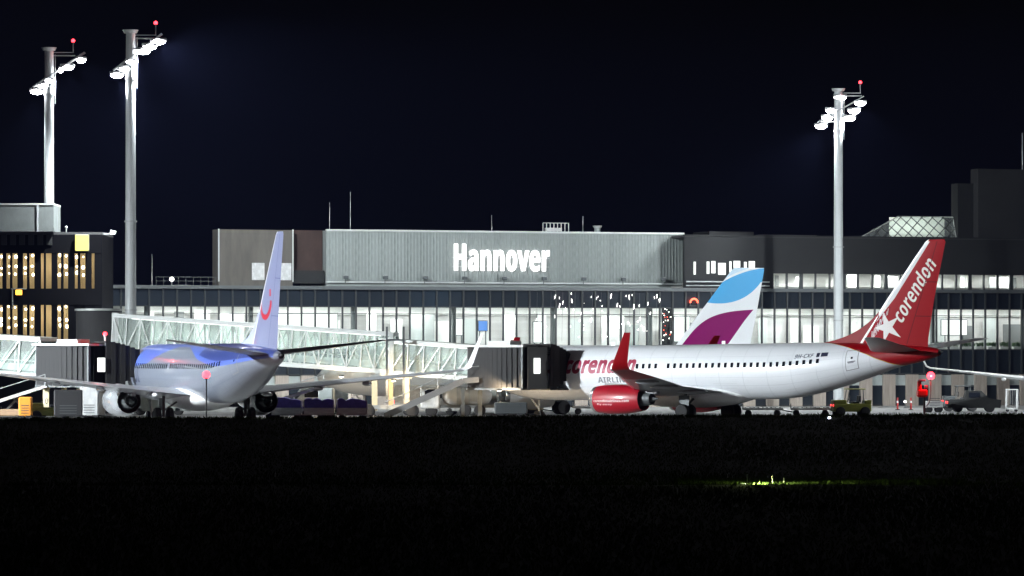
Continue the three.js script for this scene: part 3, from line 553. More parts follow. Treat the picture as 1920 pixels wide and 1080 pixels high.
function joints(c, w, h, col) {   // skin joints and rivet rows
  c.strokeStyle = col; c.lineWidth = 1.4; for (let s = 3.2; s < 38; s += 1.9 + .5 * Math.sin(s * 3)) { c.beginPath(); c.moveTo(s * SX, 0); c.lineTo(s * SX, h); c.stroke(); }
  for (const t of [.16, .21, .285, .335, .4]) for (const v of [t, 1 - t]) { c.beginPath(); c.moveTo(3 * SX, v * h); c.lineTo(36 * SX, v * h); c.stroke(); }
  for (let i = 0; i < 90; i++) { c.fillStyle = `rgba(70,66,60,${rr(.03, .09)})`; c.fillRect(rr(4, 36) * SX, h * (rnd() < .5 ? rr(.3, .48) : rr(.52, .7)), rr(20, 110), rr(1, 4)); }
}
function star(c, x, y, r) {   // five-pointed running figure with a round head
  c.save(); c.translate(x, y); c.rotate(-.25); c.beginPath();
  for (let i = 0; i < 10; i++) { const a = -Math.PI / 2 + i * Math.PI / 5, q = i % 2 ? r * .36 : r * (i === 4 ? 1.15 : 1); c.lineTo(Math.cos(a) * q, Math.sin(a) * q); } c.closePath(); c.fill();
  c.beginPath(); c.arc(r * .12, -r * 1.22, r * .2, 0, 7); c.fill(); c.restore();
}
const redFin = canvasTex(1024, 1024, (c, w) => {          // 10 m square from station 31, 4 m up
  c.fillStyle = '#960010'; c.fillRect(0, 0, w, w); const q = w / 10, X = s => (s - 31) * q, Y = h => w - (h - 4) * q;
  // pale band along the leading edge, streaked out where it meets the red
  c.fillStyle = '#dcdde0'; c.beginPath(); c.moveTo(X(32.6), Y(5.6)); c.lineTo(X(34.4), Y(6.9)); c.lineTo(X(35.9), Y(8.5)); c.lineTo(X(38.8), Y(12.4)); c.lineTo(X(38.1), Y(12.6)); c.lineTo(X(32.6), Y(5.6)); c.fill();
  c.lineWidth = 4; for (let i = 0; i < 46; i++) { const h = rr(6.0, 7.9), x0 = 33.0 + (h - 5.4) * .78, l = rr(.3, 1.0); c.strokeStyle = i % 3 ? '#dcdde0' : '#840a17'; c.beginPath(); c.moveTo(X(x0 + rr(.3, .7)), Y(h)); c.lineTo(X(x0 + rr(.3, .6) - l * .5 + .2), Y(h - l)); c.stroke(); }
  c.save(); c.translate(X(36.45), Y(6.6)); c.rotate(-.965); c.fillStyle = '#e9e4e2'; c.font = 'italic bold 150px sans-serif'; c.scale(5.1 * q / c.measureText('corendon').width, 1); c.fillText('corendon', 0, 0); c.restore();
  c.strokeStyle = '#5a0009'; c.lineWidth = 5; c.beginPath(); c.moveTo(X(36.85), Y(5.2)); c.lineTo(X(39.4), Y(12.4)); c.stroke(); for (const hh of [7.2, 9.6]) { c.beginPath(); c.moveTo(X(36.85 + (hh - 5.2) * .355), Y(hh)); c.lineTo(X(40.5), Y(hh - .1)); c.stroke(); }
  c.fillStyle = '#ece8e8'; c.save(); c.translate(X(35.3), Y(6.45)); c.rotate(-.1); star(c, 0, 0, 118); c.restore();
});
const redNac = canvasTex(512, 512, (c, w) => {
  c.fillStyle = '#a80f24'; c.fillRect(0, 0, w, w); c.fillStyle = '#eee4e4'; c.font = 'bold 62px sans-serif'; c.save(); c.translate(60, 288); c.scale(1.05, .62); c.fillText('corendonairlines.com', 0, 0, 390); c.restore();
  c.font = 'bold 44px sans-serif'; c.save(); c.translate(100, 322); c.scale(1, .6); c.fillText('fly away', 0, 0); c.restore(); c.fillStyle = '#7a0a18'; c.fillRect(225, 0, 3, w);
});
const CT = -38 * Math.PI / 180;
jet({ label: 'white jet with red tail and red engines at centre right', pos: placeTail(1763, 297, CT), turn: CT, pitch: .012, fuselage: paint(0xffffff, { map: redFus }), detail: true, skip: [6, 14.3], winglet: M.redPaint, nacelle: paint(0xffffff, { map: redNac }), finbox: [31, 4, 10], finMat: paint(0xffffff, { map: redFin, roughness: .5, clearcoat: 0, specularIntensity: .2 }), lead: true, dorsal: M.redPaint, intake: 13.0, wing: M.greyPaint, wingtip: M.redPaint, belly: M.whitePaint });
// blue jet seen from behind
const blueFus = canvasTex(2048, 1024, (c, w, h) => {
  const top = (pts, col) => { c.fillStyle = col; for (const m of [0, 1]) { c.beginPath(); c.moveTo(pts[0][0] * SX, m ? h : 0); for (const [s, t] of pts) c.lineTo(s * SX, (m ? 2 * Math.PI - t : t) / (2 * Math.PI) * h); c.lineTo(pts[pts.length - 1][0] * SX, m ? h : 0); c.fill(); } };
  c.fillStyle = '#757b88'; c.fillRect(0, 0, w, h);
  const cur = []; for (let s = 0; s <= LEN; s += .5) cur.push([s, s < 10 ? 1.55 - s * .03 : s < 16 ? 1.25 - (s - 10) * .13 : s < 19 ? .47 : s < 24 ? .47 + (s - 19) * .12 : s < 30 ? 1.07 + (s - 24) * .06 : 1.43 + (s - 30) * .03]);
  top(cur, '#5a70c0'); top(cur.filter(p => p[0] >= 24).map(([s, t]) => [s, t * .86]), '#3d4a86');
  put(c, 5.6, 1.62, c => { c.fillStyle = '#30344e'; c.font = 'bold 150px sans-serif'; c.fillText('TUI', 0, 60); });
  joints(c, w, h, 'rgba(40,44,66,.35)');
});
const blueFin = canvasTex(1024, 1024, (c, w) => {
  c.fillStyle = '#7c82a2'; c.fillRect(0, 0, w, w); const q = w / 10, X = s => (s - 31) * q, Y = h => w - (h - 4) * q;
  c.strokeStyle = '#4c5580'; c.lineWidth = 5; c.beginPath(); c.moveTo(X(36.85), Y(5.2)); c.lineTo(X(39.4), Y(12.4)); c.stroke(); for (const hh of [7.2, 9.6]) { c.beginPath(); c.moveTo(X(36.85 + (hh - 5.2) * .355), Y(hh)); c.lineTo(X(40.5), Y(hh - .1)); c.stroke(); }
  c.strokeStyle = '#b51f36'; c.lineWidth = .34 * q; c.beginPath(); c.arc(X(36.3), Y(8.3), 1.2 * q, .1, 2.9); c.stroke(); c.fillStyle = '#b51f36'; c.fillRect(X(35), Y(8.6), .3 * q, .3 * q); c.fillRect(X(37.2), Y(8.9), .3 * q, .45 * q);
});
const TT = -71.7 * Math.PI / 180;
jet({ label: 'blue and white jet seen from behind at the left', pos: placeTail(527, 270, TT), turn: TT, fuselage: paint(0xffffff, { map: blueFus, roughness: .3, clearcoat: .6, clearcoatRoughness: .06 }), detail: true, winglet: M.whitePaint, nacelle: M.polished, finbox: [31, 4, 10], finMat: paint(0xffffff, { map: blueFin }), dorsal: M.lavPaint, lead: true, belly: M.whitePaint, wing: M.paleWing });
// white jet behind with burgundy and blue tail
const burFin = canvasTex(1024, 1024, (c, w) => {            // 10 m square from station 29, 3.5 m up
  const q = w / 10, X = s => (s - 29) * q, Y = h => w - (h - 3.5) * q;
  c.fillStyle = '#eef1f4'; c.fillRect(0, 0, w, w);
  c.fillStyle = '#cfe6f5'; c.beginPath(); c.moveTo(X(34.4), Y(9.6)); c.quadraticCurveTo(X(35.6), Y(11.5), X(39.4), Y(12)); c.lineTo(X(35), Y(12)); c.fill();
  c.fillStyle = '#58aee4'; c.beginPath(); c.moveTo(X(33.6), Y(9.0)); c.bezierCurveTo(X(34.6), Y(10.3), X(36.6), Y(11.5), X(39.4), Y(11.75)); c.lineTo(X(39.0), Y(10.6)); c.bezierCurveTo(X(37.6), Y(8.9), X(35.4), Y(8.6), X(33.6), Y(9.0)); c.fill();
  c.fillStyle = '#860d62'; c.beginPath(); c.moveTo(X(31.2), Y(4.9)); c.bezierCurveTo(X(33.2), Y(7.2), X(33.6), Y(8.2), X(38.3), Y(8.35)); c.bezierCurveTo(X(36.9), Y(7.0), X(35.9), Y(5.3), X(35.1), Y(4.9)); c.fill();
});
const ET = 25 * Math.PI / 180;
const whiteFus = canvasTex(1024, 512, (c, w, h) => { c.fillStyle = '#eceff2'; c.fillRect(0, 0, w, h); c.fillStyle = '#7fc0ea'; c.beginPath(); c.moveTo(w * .68, 0); c.lineTo(w * .74, h * .09); c.lineTo(w * .79, 0); c.fill(); c.beginPath(); c.moveTo(w * .68, h); c.lineTo(w * .74, h * .91); c.lineTo(w * .79, h); c.fill(); });
jet({ label: 'white jet with burgundy and sky blue tail behind the red tailed jet', pos: placeTail(1436, 345, ET), turn: ET, fuselage: paint(0xffffff, { map: whiteFus }), winglet: M.redPaint, nacelle: M.whitePaint, finbox: [29, 3.5, 10], fin: [[4.9, 30.7, 7.2], [5.6, 31.35, 6.7], [8.5, 33.75, 4.95], [11.55, 36.3, 3.0], [11.75, 36.6, 2.7]], finMat: paint(0xffffff, { map: burFin, clearcoat: 0, specularIntensity: .2 }), belly: M.whitePaint, wing: M.whitePaint });
// jet beyond the right edge, only its wing reaches into the picture
jet({ label: 'jet beyond the right edge whose bright white wing reaches in', pos: [50.4, 0, -343.8], turn: -Math.PI / 2, fuselage: M.whitePaint, winglet: M.whitePaint, nacelle: M.whitePaint, finbox: [31, 4, 10], finMat: M.redPaint, belly: M.whitePaint, wing: M.whitePaint });

// ---------------------------------------------------------------- jet bridges
function tunnel(t, a, b, w, h, bays, opt = {}) {           // a, b: floor centre points
  const d = b.clone().sub(a), L = d.length(), x = d.clone().normalize(), z = x.clone().cross(V(0, 1, 0)).normalize(), y = z.clone().cross(x);
  const m = new THREE.Matrix4().makeBasis(x, y, z).setPosition(a), put = (n, g, mt, p = t) => part(n, (Array.isArray(g) ? g : [g]).map(q => clean(q).applyMatrix4(m)), mt, p);
  put('tunnel_floor', [box(L, .28, w, L / 2, .14, 0), box(L, .12, w + .16, L / 2, .02, 0)], M.bridgewhite);
  put('tunnel_roof', [box(L, .2, w + .1, L / 2, h - .1, 0), box(L, .1, w + .26, L / 2, h + .04, 0)], M.bridgewhite);
  const bw = L / bays;
  for (const s of [-1, 1]) {
    for (let i = 0; i <= bays; i++) put('tunnel_post', box(.09, h - .5, .1, i * bw, h / 2 + .04, s * (w / 2 - .02)), M.bridgewhite);
    for (let i = 0; i < bays; i++) {
      put('tunnel_pane', new THREE.PlaneGeometry(bw - .1, h - .52).translate((i + .5) * bw, h / 2 + .04, s * (w / 2 - .08)), M.frost);
      const up = opt.flip ? i % 2 : 1; put('tunnel_brace', beam(V(i * bw + .04, up ? .3 : h - .25, s * (w / 2 + .03)), V((i + 1) * bw - .04, up ? h - .25 : .3, s * (w / 2 + .03)), .06, .09), opt.brace ?? M.bridgewhite);
    }
  }
  put('tunnel_inner_rail', [box(L, .08, .06, L / 2, 1.15, w / 2 - .25), box(L, .5, .04, L / 2, .6, -w / 2 + .2)], M.ingrey);
  put('tunnel_light', box(L * .9, .04, .3, L / 2, h - .24, 0), M.panel);
  const ra = new THREE.RectAreaLight(new THREE.Color(.96, 1, .96), opt.light ?? 4, L * .9, .35); ra.position.copy(a).addScaledVector(x, L / 2).addScaledVector(y, h - .28); ra.quaternion.setFromRotationMatrix(new THREE.Matrix4().makeBasis(x, z.clone(), y.clone().negate().negate())); ra.lookAt(ra.position.clone().sub(V(0, 1, 0))); 
  const q = new THREE.Quaternion().setFromRotationMatrix(new THREE.Matrix4().makeBasis(x, z.clone().negate(), y)); ra.quaternion.copy(q); ra.name = 'tunnel_light_area'; t.add(ra);
}
function cab(t, a, b, w, h0, h1, n) {                      // dark slatted cab wall sections from a to b seen from the side, white roof
  const d = b.clone().sub(a); d.y = 0; const L = d.length(), x = d.clone().normalize(), z = x.clone().cross(V(0, 1, 0)).normalize(), m = new THREE.Matrix4().makeBasis(x, V(0, 1, 0), z).setPosition(V(a.x, h0, a.z)), h = h1 - h0;
  const put = (nm, g, mt) => part(nm, (Array.isArray(g) ? g : [g]).map(q => clean(q).applyMatrix4(m)), mt, t);
  for (let i = 0; i < n; i++) { const u = (i + .5) * L / n, bow = .42 * Math.sin(Math.PI * (i + .5) / n); put('cab_slat', rbox(L / n - .004, h - .1, .08, u, h / 2, w / 2 + bow, .02), M.slat); put('cab_slat', rbox(L / n - .02, h - .1, .08, u, h / 2, -w / 2 - bow, .03), M.slat); }
  put('cab_frame', [box(.12, h, w + .1, .0, h / 2, 0), box(.12, h, .3, L, h / 2, w / 2), box(.12, h, .3, L, h / 2, -w / 2)], M.darksteel);
  put('cab_floor', box(L, .16, w + .5, L / 2, -.04, 0), M.darksteel);
  put('cab_roof', [box(L + .4, .16, w + .7, L / 2, h + .06, 0), rbox(L * .4, .34, w * .6, L * .5, h + .28, 0)], M.white);
}
function hood(t, a, dir, w, h0, h1, L, drop) {             // folding black canopy
  const x = dir.clone().normalize(), z = x.clone().cross(V(0, 1, 0)).normalize(), m = new THREE.Matrix4().makeBasis(x, V(0, 1, 0), z).setPosition(V(a.x, h0, a.z)), h = h1 - h0, n = 7;
  for (let i = 0; i < n; i++) {
    const u = L * i / n, k = h - drop * Math.pow(i / n, 1.4), lo = .45 * h * Math.pow(i / n, 1.6), g = [box(L / n * .96, .12, w, u + L / n / 2, k, 0), box(L / n * .96, k - lo, .1, u + L / n / 2, (k + lo) / 2, w / 2 + (i % 2 ? .04 : 0)), box(L / n * .96, k - lo, .1, u + L / n / 2, (k + lo) / 2, -w / 2 - (i % 2 ? .04 : 0))];
    part('canopy_fold', g.map(q => clean(q).applyMatrix4(m)), M.bellows, t);
  }
  part('canopy_floor', clean(box(L, .1, w, L / 2, .02, 0)).applyMatrix4(m), M.black, t);
}
function bogie(t, c, h, w) {
  each('lift_column', [box(.42, h - .5, .42, c.x - w / 2, h / 2 + .25, c.z), box(.42, h - .5, .42, c.x + w / 2, h / 2 + .25, c.z), box(.34, h - .6, .34, c.x, h / 2 + .3, c.z - .9)], M.cream, t);
  part('cross_beam', [box(w + .8, .35, .6, c.x, h - .05, c.z), box(w + .5, .3, .7, c.x, .75, c.z)], M.steel, t);
  for (const s of [-1, 1]) part('drive_wheel', wheelGeo(.5, .36, c.x + s * (w / 2 + .45), .5, c.z + .2), M.rubber, t);
}
{ // long bridge to the white jet
  const t = thing('jet_bridge', 'long glazed jet bridge sloping down to the red tailed jet', 'jet bridge', [0, 0, 0], 0, 'passenger jet bridges');
  const a = at(218, 665, 324); a.y = 4.75; const b = at(735, 665, 320); b.y = 3.3; const c = at(893, 665, 317.5); c.y = 2.8;
  tunnel(t, a, b, 3.0, 3.0, 20, { light: 9, flip: true });
  const b2 = b.clone().lerp(a, .04); b2.y -= .05; tunnel(t, b2, c, 2.5, 2.55, 6, { flip: false, brace: M.steel, light: 7 });
  part('joint_frame', [beam(b.clone().add(V(0, -.1, 0)), b.clone().add(V(0, 3.1, 0)), 3.3, .3)], M.bridgewhite, t);
  cab(t, at(896, 665, 317), at(998, 665, 314.8), 3.0, 2.2, 5.28, 12);
  hood(t, at(1006, 665, 314.2), V(.616, 0, -.788), 2.5, 2.1, 5.45, 2.7, .9);
  part('cab_corner', rbox(1.5, 3.15, .3, at(1008, 665, 313.2).x, 3.72, -313.25), M.bellows, t);
  part('lit_cab_window', rbox(.5, 1.15, .08, 0, 0, 0).translate(at(1007, 686, 312.6).x, hgt(686, 312.6), -312.6), M.screen, t);
  part('cab_beacon', [sph(.14, at(960, 632, 315.5).x, hgt(634, 315.5), -315.5)], M.pinklamp, t); part('beacon_stand', cyl(.05, .08, .45, at(960, 632, 315.5).x, 5.4, -315.5, 8), M.darksteel, t);
  const lc = at(726, 665, 318), lc2 = at(757, 665, 317.5); bogie(t, V((lc.x + lc2.x) / 2 - .4, 0, -319), 3.1, 2.4);
  each('lift_guide', [box(.16, 5.4, .16, lc.x, 4.1, -317.2), box(.16, 5.4, .16, lc2.x, 4.1, -317.2), box(lc2.x - lc.x, .12, .12, (lc.x + lc2.x) / 2, 5.8, -317.2)], M.darksteel, t);
  each('cab_support', [box(.3, 2.2, .3, at(900, 665, 316.5).x, 1.1, -316.8), box(.25, 2.2, .25, at(868, 665, 317.5).x, 1.1, -317.8)], M.darksteel, t);
  // service stair
  const s0 = at(722, 665, 315), s1 = at(868, 665, 315); s0.y = .15; s1.y = 2.75; const s2 = at(898, 665, 315); s2.y = 2.85;
  for (const z of [-.45, .45]) { const o = V(0, 0, z); part('stair_stringer', [beam(s0.clone().add(o), s1.clone().add(o), .06, .46), beam(s1.clone().add(o), s2.clone().add(o), .06, .4)], M.stairsteel, t); const up = V(0, 1.0, z); part('stair_handrail', [bar(s0.clone().add(up), s1.clone().add(up), .03), bar(s1.clone().add(up), s2.clone().add(up), .03), bar(s0.clone().add(V(0, .55, z)), s1.clone().add(V(0, .55, z)), .02)], M.steel, t); }
  for (let i = 0; i < 14; i++) { const p = s0.clone().lerp(s1, (i + .5) / 14); part('stair_tread', box(.34, .05, .9, p.x, p.y + .05, p.z), M.steel, t); if (i % 3 === 0) part('stair_baluster', [bar(p.clone().add(V(0, 0, .45)), p.clone().add(V(0, 1, .45)), .02), bar(p.clone().add(V(0, 0, -.45)), p.clone().add(V(0, 1, -.45)), .02)], M.steel, t); }
  for (const [px, h, D, I] of [[738, 2.7, 316.3, 42], [936, 2.0, 313.2, 40], [640, 3.0, 318.5, 34]]) {
    const q = at(px, 665, D); part('work_lamp_case', rbox(.4, .14, .3, q.x, h + .12, q.z), M.darksteel, t); part('work_lamp', rbox(.32, .06, .22, q.x, h + .03, q.z), M.warmbulb, t);
    const l = new THREE.PointLight(0xffe2b8, I, 0, 2); l.position.set(q.x, h - .12, q.z); l.name = 'work_light'; l.castShadow = true; t.add(l);
  }
  part('rotunda_drum', cyl(1.7, 1.7, 3.3, at(184, 665, 325).x, 4.75, -325, 28), M.slat, t); part('rotunda_roof', cyl(1.8, 1.8, .16, at(184, 665, 325).x, 8.06, -325, 28), M.bridgewhite, t); part('rotunda_column', cyl(.55, .55, 4.75, at(184, 665, 325).x, 0, -325, 20), M.concrete, t);
  part('rotunda_collar', box(.5, 3.3, 3.0, a.x + .05, a.y + 1.5, a.z), M.bridgewhite, t);
  const w0 = at(184, 665, 326), w1 = fworld(fu(215), 0, 0); w0.y = w1.y = 6.3; part('fixed_walkway', beam(w0, w1, 2.8, 2.9), M.bridgewhite, t);
}
{ // bridge at the left
  const t = thing('jet_bridge', 'jet bridge from the left edge to the blue jet', 'jet bridge', [0, 0, 0], 0, 'passenger jet bridges');
  const a = at(-330, 665, 309); a.y = 4.1; const b = at(88, 665, 303.5); b.y = 3.05;
  tunnel(t, a, b, 2.9, 2.8, 11, { light: 7 });
  cab(t, at(89, 665, 303.3), at(186, 665, 301.5), 2.9, 2.5, 5.35, 11);
  hood(t, at(187, 665, 301.2), V(.93, 0, -.37), 3.1, 2.2, 5.6, 2.5, .7);
  part('lit_cab_window', rbox(.55, 1.0, .08, 0, 0, 0).translate(at(190, 684, 299.6).x, hgt(684, 299.6), -299.6), M.screen, t);
  part('cab_beacon', sph(.15, at(197, 625, 301).x, hgt(626, 301), -301), M.red, t); part('beacon_stand', cyl(.05, .1, .75, at(197, 625, 301).x, 5.4, -301, 8), M.white, t);
  const pl = new THREE.PointLight(0xff3030, 5, 0, 2); pl.position.set(at(197, 625, 301).x, hgt(626, 301) + .2, -300.8); pl.name = 'cab_beacon_light'; t.add(pl);
  bogie(t, V(at(118, 665, 302.5).x, 0, -302.5), 2.6, 2.4);
  part('rotunda_column', cyl(.6, .6, 4.1, a.x, 0, a.z, 18), M.concrete, t);
}

// ---------------------------------------------------------------- things on the apron
const gpos = (px, D) => { const p = at(px, HZ, D); p.y = .004; return p; };
function wheels(t, list, r, w) { for (const [x, z] of list) part('wheel', wheelGeo(r, w, x, r, z), M.rubber, t); }
[[538, 299, 'purple covered baggage cart nearest the blue jet'], [598, 298.5, 'purple covered baggage cart in the middle of the row'], [660, 298, 'purple covered baggage cart nearest the bridge stair']].forEach(([px, D, lab], i) => {
  const t = thing('baggage_cart', lab, 'baggage cart', gpos(px, D), .03 * i, 'purple baggage carts');
  part('deck', [box(2.1, .12, 1.4, 0, .5, 0), box(.5, .06, .08, 1.3, .45, 0)], M.steel, t); part('side_board', [box(2.1, .42, .05, 0, .3 + .45, .7), box(2.1, .42, .05, 0, .75, -.7), box(.05, .42, 1.4, -1.03, .75, 0)], M.white, t);
  const sh = new THREE.Shape(); sh.moveTo(-1.05, .95); sh.lineTo(-1.0, 1.5); sh.quadraticCurveTo(-.75, 1.5 + rr(.1, .35), -.45, 1.5 + rr(-.1, .15)); sh.quadraticCurveTo(-.1, 1.5 + rr(.1, .4), .2, 1.45 + rr(-.1, .15)); sh.quadraticCurveTo(.6, 1.5 + rr(0, .3), 1.0, 1.3 + rr(0, .2)); sh.lineTo(1.05, .95); sh.lineTo(-1.05, .95);
  part('tarpaulin', new THREE.ExtrudeGeometry(sh, { depth: 1.3, bevelEnabled: true, bevelSize: .05, bevelThickness: .06, bevelSegments: 2 }).translate(0, 0, -.65), M.purple, t);
  each('corner_post', [-1, 1].flatMap(a => [-1, 1].map(b => box(.05, 1, .05, a * 1.03, 1, b * .72))), M.galv, t);
  wheels(t, [[-.7, .6], [.7, .6], [-.7, -.6], [.7, -.6]], .24, .16);
});
function van(name, label, px, D, turn, m, L = 4.9, H = 2.1, cat = 'van') {
  const t = thing(name, label, cat, gpos(px, D), turn, 'apron service vehicles'), sh = new THREE.Shape(), h = L / 2;
  sh.moveTo(-h, .35); sh.lineTo(h, .35); sh.lineTo(h, H - .1); sh.quadraticCurveTo(h, H, h - .15, H); sh.lineTo(-h + 1.5, H); sh.lineTo(-h + .75, 1.2); sh.lineTo(-h + .1, 1.02); sh.lineTo(-h, .35);
  part('body', new THREE.ExtrudeGeometry(sh, { depth: 1.7, bevelEnabled: true, bevelSize: .05, bevelThickness: .08, bevelSegments: 2 }).translate(0, 0, -.85), m, t);
  each('side_window', [box(1.1, .55, .03, -h + 2.0, 1.6, .945), box(1.1, .55, .03, -h + 2.0, 1.6, -.945)], M.window, t);
  part('windscreen', box(.04, .9, 1.5, 0, 0, 0).rotateZ(-.73).translate(-h + 1.06, 1.62, 0), M.window, t);
  each('headlight', [rbox(.08, .2, .3, -h - .02, .85, .6), rbox(.08, .2, .3, -h - .02, .85, -.6)], M.lampdim, t); each('tail_light', [rbox(.06, .3, .16, h + .06, 1.0, .75), rbox(.06, .3, .16, h + .06, 1.0, -.75)], M.redsoft, t);
  part('bumper', [rbox(.16, .22, 1.8, -h - .05, .48, 0), rbox(.14, .2, 1.8, h + .08, .48, 0)], M.darksteel, t);
  wheels(t, [[-h + .9, .82], [h - .95, .82], [-h + .9, -.82], [h - .95, -.82]], .34, .22); return t;
}
van('service_van', 'white service van parked behind the purple carts', 592, 336, .15, M.white, 4.9, 2.2);
van('service_van', 'white van under the glazed jet bridge beside the stair', 806, 330, 3.0, M.white, 5.2, 2.3);
van('service_van', 'grey van behind the wheels of the blue jet', 300, 330, 0, M.clad, 4.8, 2.0);
{ // tanker
  const t = thing('tank_truck', 'white tank truck under the bridge cab', 'truck', gpos(858, 324), .0, 'apron service vehicles');
  part('chassis', box(5.6, .2, 1.6, 0, .75, 0), M.darksteel, t); part('tank', new THREE.CapsuleGeometry(.72, 2.4, 8, 20).rotateZ(Math.PI / 2).translate(.7, 1.55, 0), M.white, t); part('cab', rbox(1.5, 1.7, 1.9, -2.1, 1.4, 0, .18), M.white, t); part('cab_window', [box(.8, .6, .04, -2.1, 1.75, .96), box(.04, .65, 1.5, -2.86, 1.75, 0)], M.window, t);
  part('tank_band', [.0, .9, 1.7].map(x => new THREE.TorusGeometry(.735, .03, 6, 24).rotateY(Math.PI / 2).translate(x, 1.55, 0)), M.steel, t); wheels(t, [[-2, .75], [.6, .75], [1.7, .75], [-2, -.75], [.6, -.75], [1.7, -.75]], .45, .3);
}
function beltLoader(label, px, D, turn, m) {
  const t = thing('belt_loader', label, 'belt loader', gpos(px, D), turn, 'belt loaders'); part('chassis', rbox(3.6, .5, 1.6, 0, .6, 0, .12), m, t); part('belt', beam(V(-2.6, .8, .3), V(2.7, 2.5, .3), .95, .22), M.white, t); part('belt_surface', beam(V(-2.55, .93, .3), V(2.65, 2.63, .3), .7, .02), M.rubber, t);
  part('lift_strut', [beam(V(-.2, .8, .3), V(.9, 1.9, .3), .12, .14), beam(V(1.2, .8, .3), V(.2, 1.7, .3), .12, .14)], M.darksteel, t); part('driver_seat', [rbox(.5, .14, .5, -.9, .95, -.5), rbox(.12, .5, .5, -1.15, 1.2, -.5)], M.black, t); part('rail', [bar(V(-2.5, 1.7, .8), V(2.6, 3.3, .8), .03), bar(V(-2.5, .9, .8), V(-2.5, 1.7, .8), .03), bar(V(2.6, 2.5, .8), V(2.6, 3.3, .8), .03)], M.steel, t);
  wheels(t, [[-1.2, .75], [1.2, .75], [-1.2, -.75], [1.2, -.75]], .34, .24); return t;
}
beltLoader('white belt loader with raised belt beside the blue jet tail', 540, 303, 0, M.white);
beltLoader('tan belt loader at the far left under the bridge', 18, 300, 0, M.tan);
function tractor(label, px, D, turn, m, roof = true) {
  const t = thing('tow_tractor', label, 'tow tractor', gpos(px, D), turn, 'tow tractors'); part('body', [rbox(2.9, .62, 1.5, 0, .68, 0, .12), rbox(1.0, .35, 1.4, -.95, 1.1, 0, .1), rbox(.5, .3, 1.4, 1.2, 1.1, 0, .08)], m, t); part('seat', [rbox(.5, .16, 1.1, .3, 1.08, 0), rbox(.14, .5, 1.1, .6, 1.35, 0)], M.black, t);
  if (roof) { each('roof_post', [-1, 1].flatMap(k => [bar(V(-.4, 1.1, k * .65), V(-.25, 2.05, k * .65), .035), bar(V(.85, 1.1, k * .65), V(.8, 2.05, k * .65), .035)]), M.darksteel, t); part('canopy_roof', rbox(1.4, .08, 1.5, .28, 2.09, 0, .03), m, t); }
  part('steering_wheel', new THREE.TorusGeometry(.2, .025, 6, 16).rotateY(1.1).translate(-.2, 1.42, .3), M.black, t); each('tail_light', [rbox(.05, .14, .2, -1.47, .85, .55), rbox(.05, .14, .2, -1.47, .85, -.55)], M.redsoft, t);
  wheels(t, [[-.95, .68], [.95, .68], [-.95, -.68], [.95, -.68]], .38, .28); return t;
}
tractor('yellow green tow tractor under the red jet tail', 1596, 322, .1, M.limeyellow);
tractor('dark tow tractor with red lights right of the red tail', 1800, 352, .0, M.darksteel);
tractor('olive tow tractor beneath the bridge at the left', 92, 300, .2, M.limeyellow, false);
function gpu(label, px, D, m, w = 2.6, h = 1.5) { const t = thing('power_unit', label, 'power unit', gpos(px, D), rr(-.1, .1), 'ground power units'); part('housing', rbox(w, h - .35, 1.4, 0, h / 2 + .2, 0, .1), m, t); part('louvre', [0, 1, 2, 3].map(i => box(w * .6, .05, .04, 0, .6 + i * .18, .71)), M.darksteel, t); part('tow_bar', bar(V(w / 2, .4, 0), V(w / 2 + .9, .3, 0), .04), M.darksteel, t); wheels(t, [[-w * .3, .6], [w * .3, .6], [-w * .3, -.6], [w * .3, -.6]], .26, .18); return t; }
gpu('white power unit beside the engine of the blue jet', 168, 300, M.white, 1.3, 2.4);
gpu('orange power unit at the far left beside the belt loader', 48, 298, M.orange, .9, 1.7);
gpu('dark power unit below the left bridge', 128, 297, M.black, 2, 2.2);
gpu('dark power unit below the bridge cab', 958, 309, M.darksteel, 2.4, 1.2);
gpu('pale power unit below the front of the red tailed jet', 1000, 332, M.cream, 1.5, 1.5);
gpu('grey power unit behind the purple carts', 612, 312, M.ingrey, 1.1, 2.2);
gpu('white power unit right of the red signal post', 1750, 345, M.white, 1.4, .9);
function dolly(label, px, D) { const t = thing('cargo_dolly', label, 'dolly', gpos(px, D), rr(-.08, .08), 'flat cargo dollies'); part('deck', rbox(3.1, .16, 1.5, 0, .55, 0, .04), M.white, t); part('roller', Array.from({ length: 9 }, (_, i) => new THREE.CylinderGeometry(.05, .05, 1.4, 8).rotateX(Math.PI / 2).translate(-1.3 + i * .325, .66, 0)), M.steel, t); part('tow_bar', bar(V(1.5, .45, 0), V(2.4, .3, 0), .04), M.darksteel, t); part('end_rail', [box(.05, .35, 1.5, -1.52, .78, 0)], M.darksteel, t); wheels(t, [[-1.1, .6], [1.1, .6], [-1.1, -.6], [1.1, -.6]], .24, .18); }
dolly('flat cargo dolly behind the nose wheel of the red tailed jet', 1110, 334); dolly('flat cargo dolly left of the yellow green tractor', 1430, 324); dolly('flat cargo dolly beside the yellow green tractor', 1520, 324);
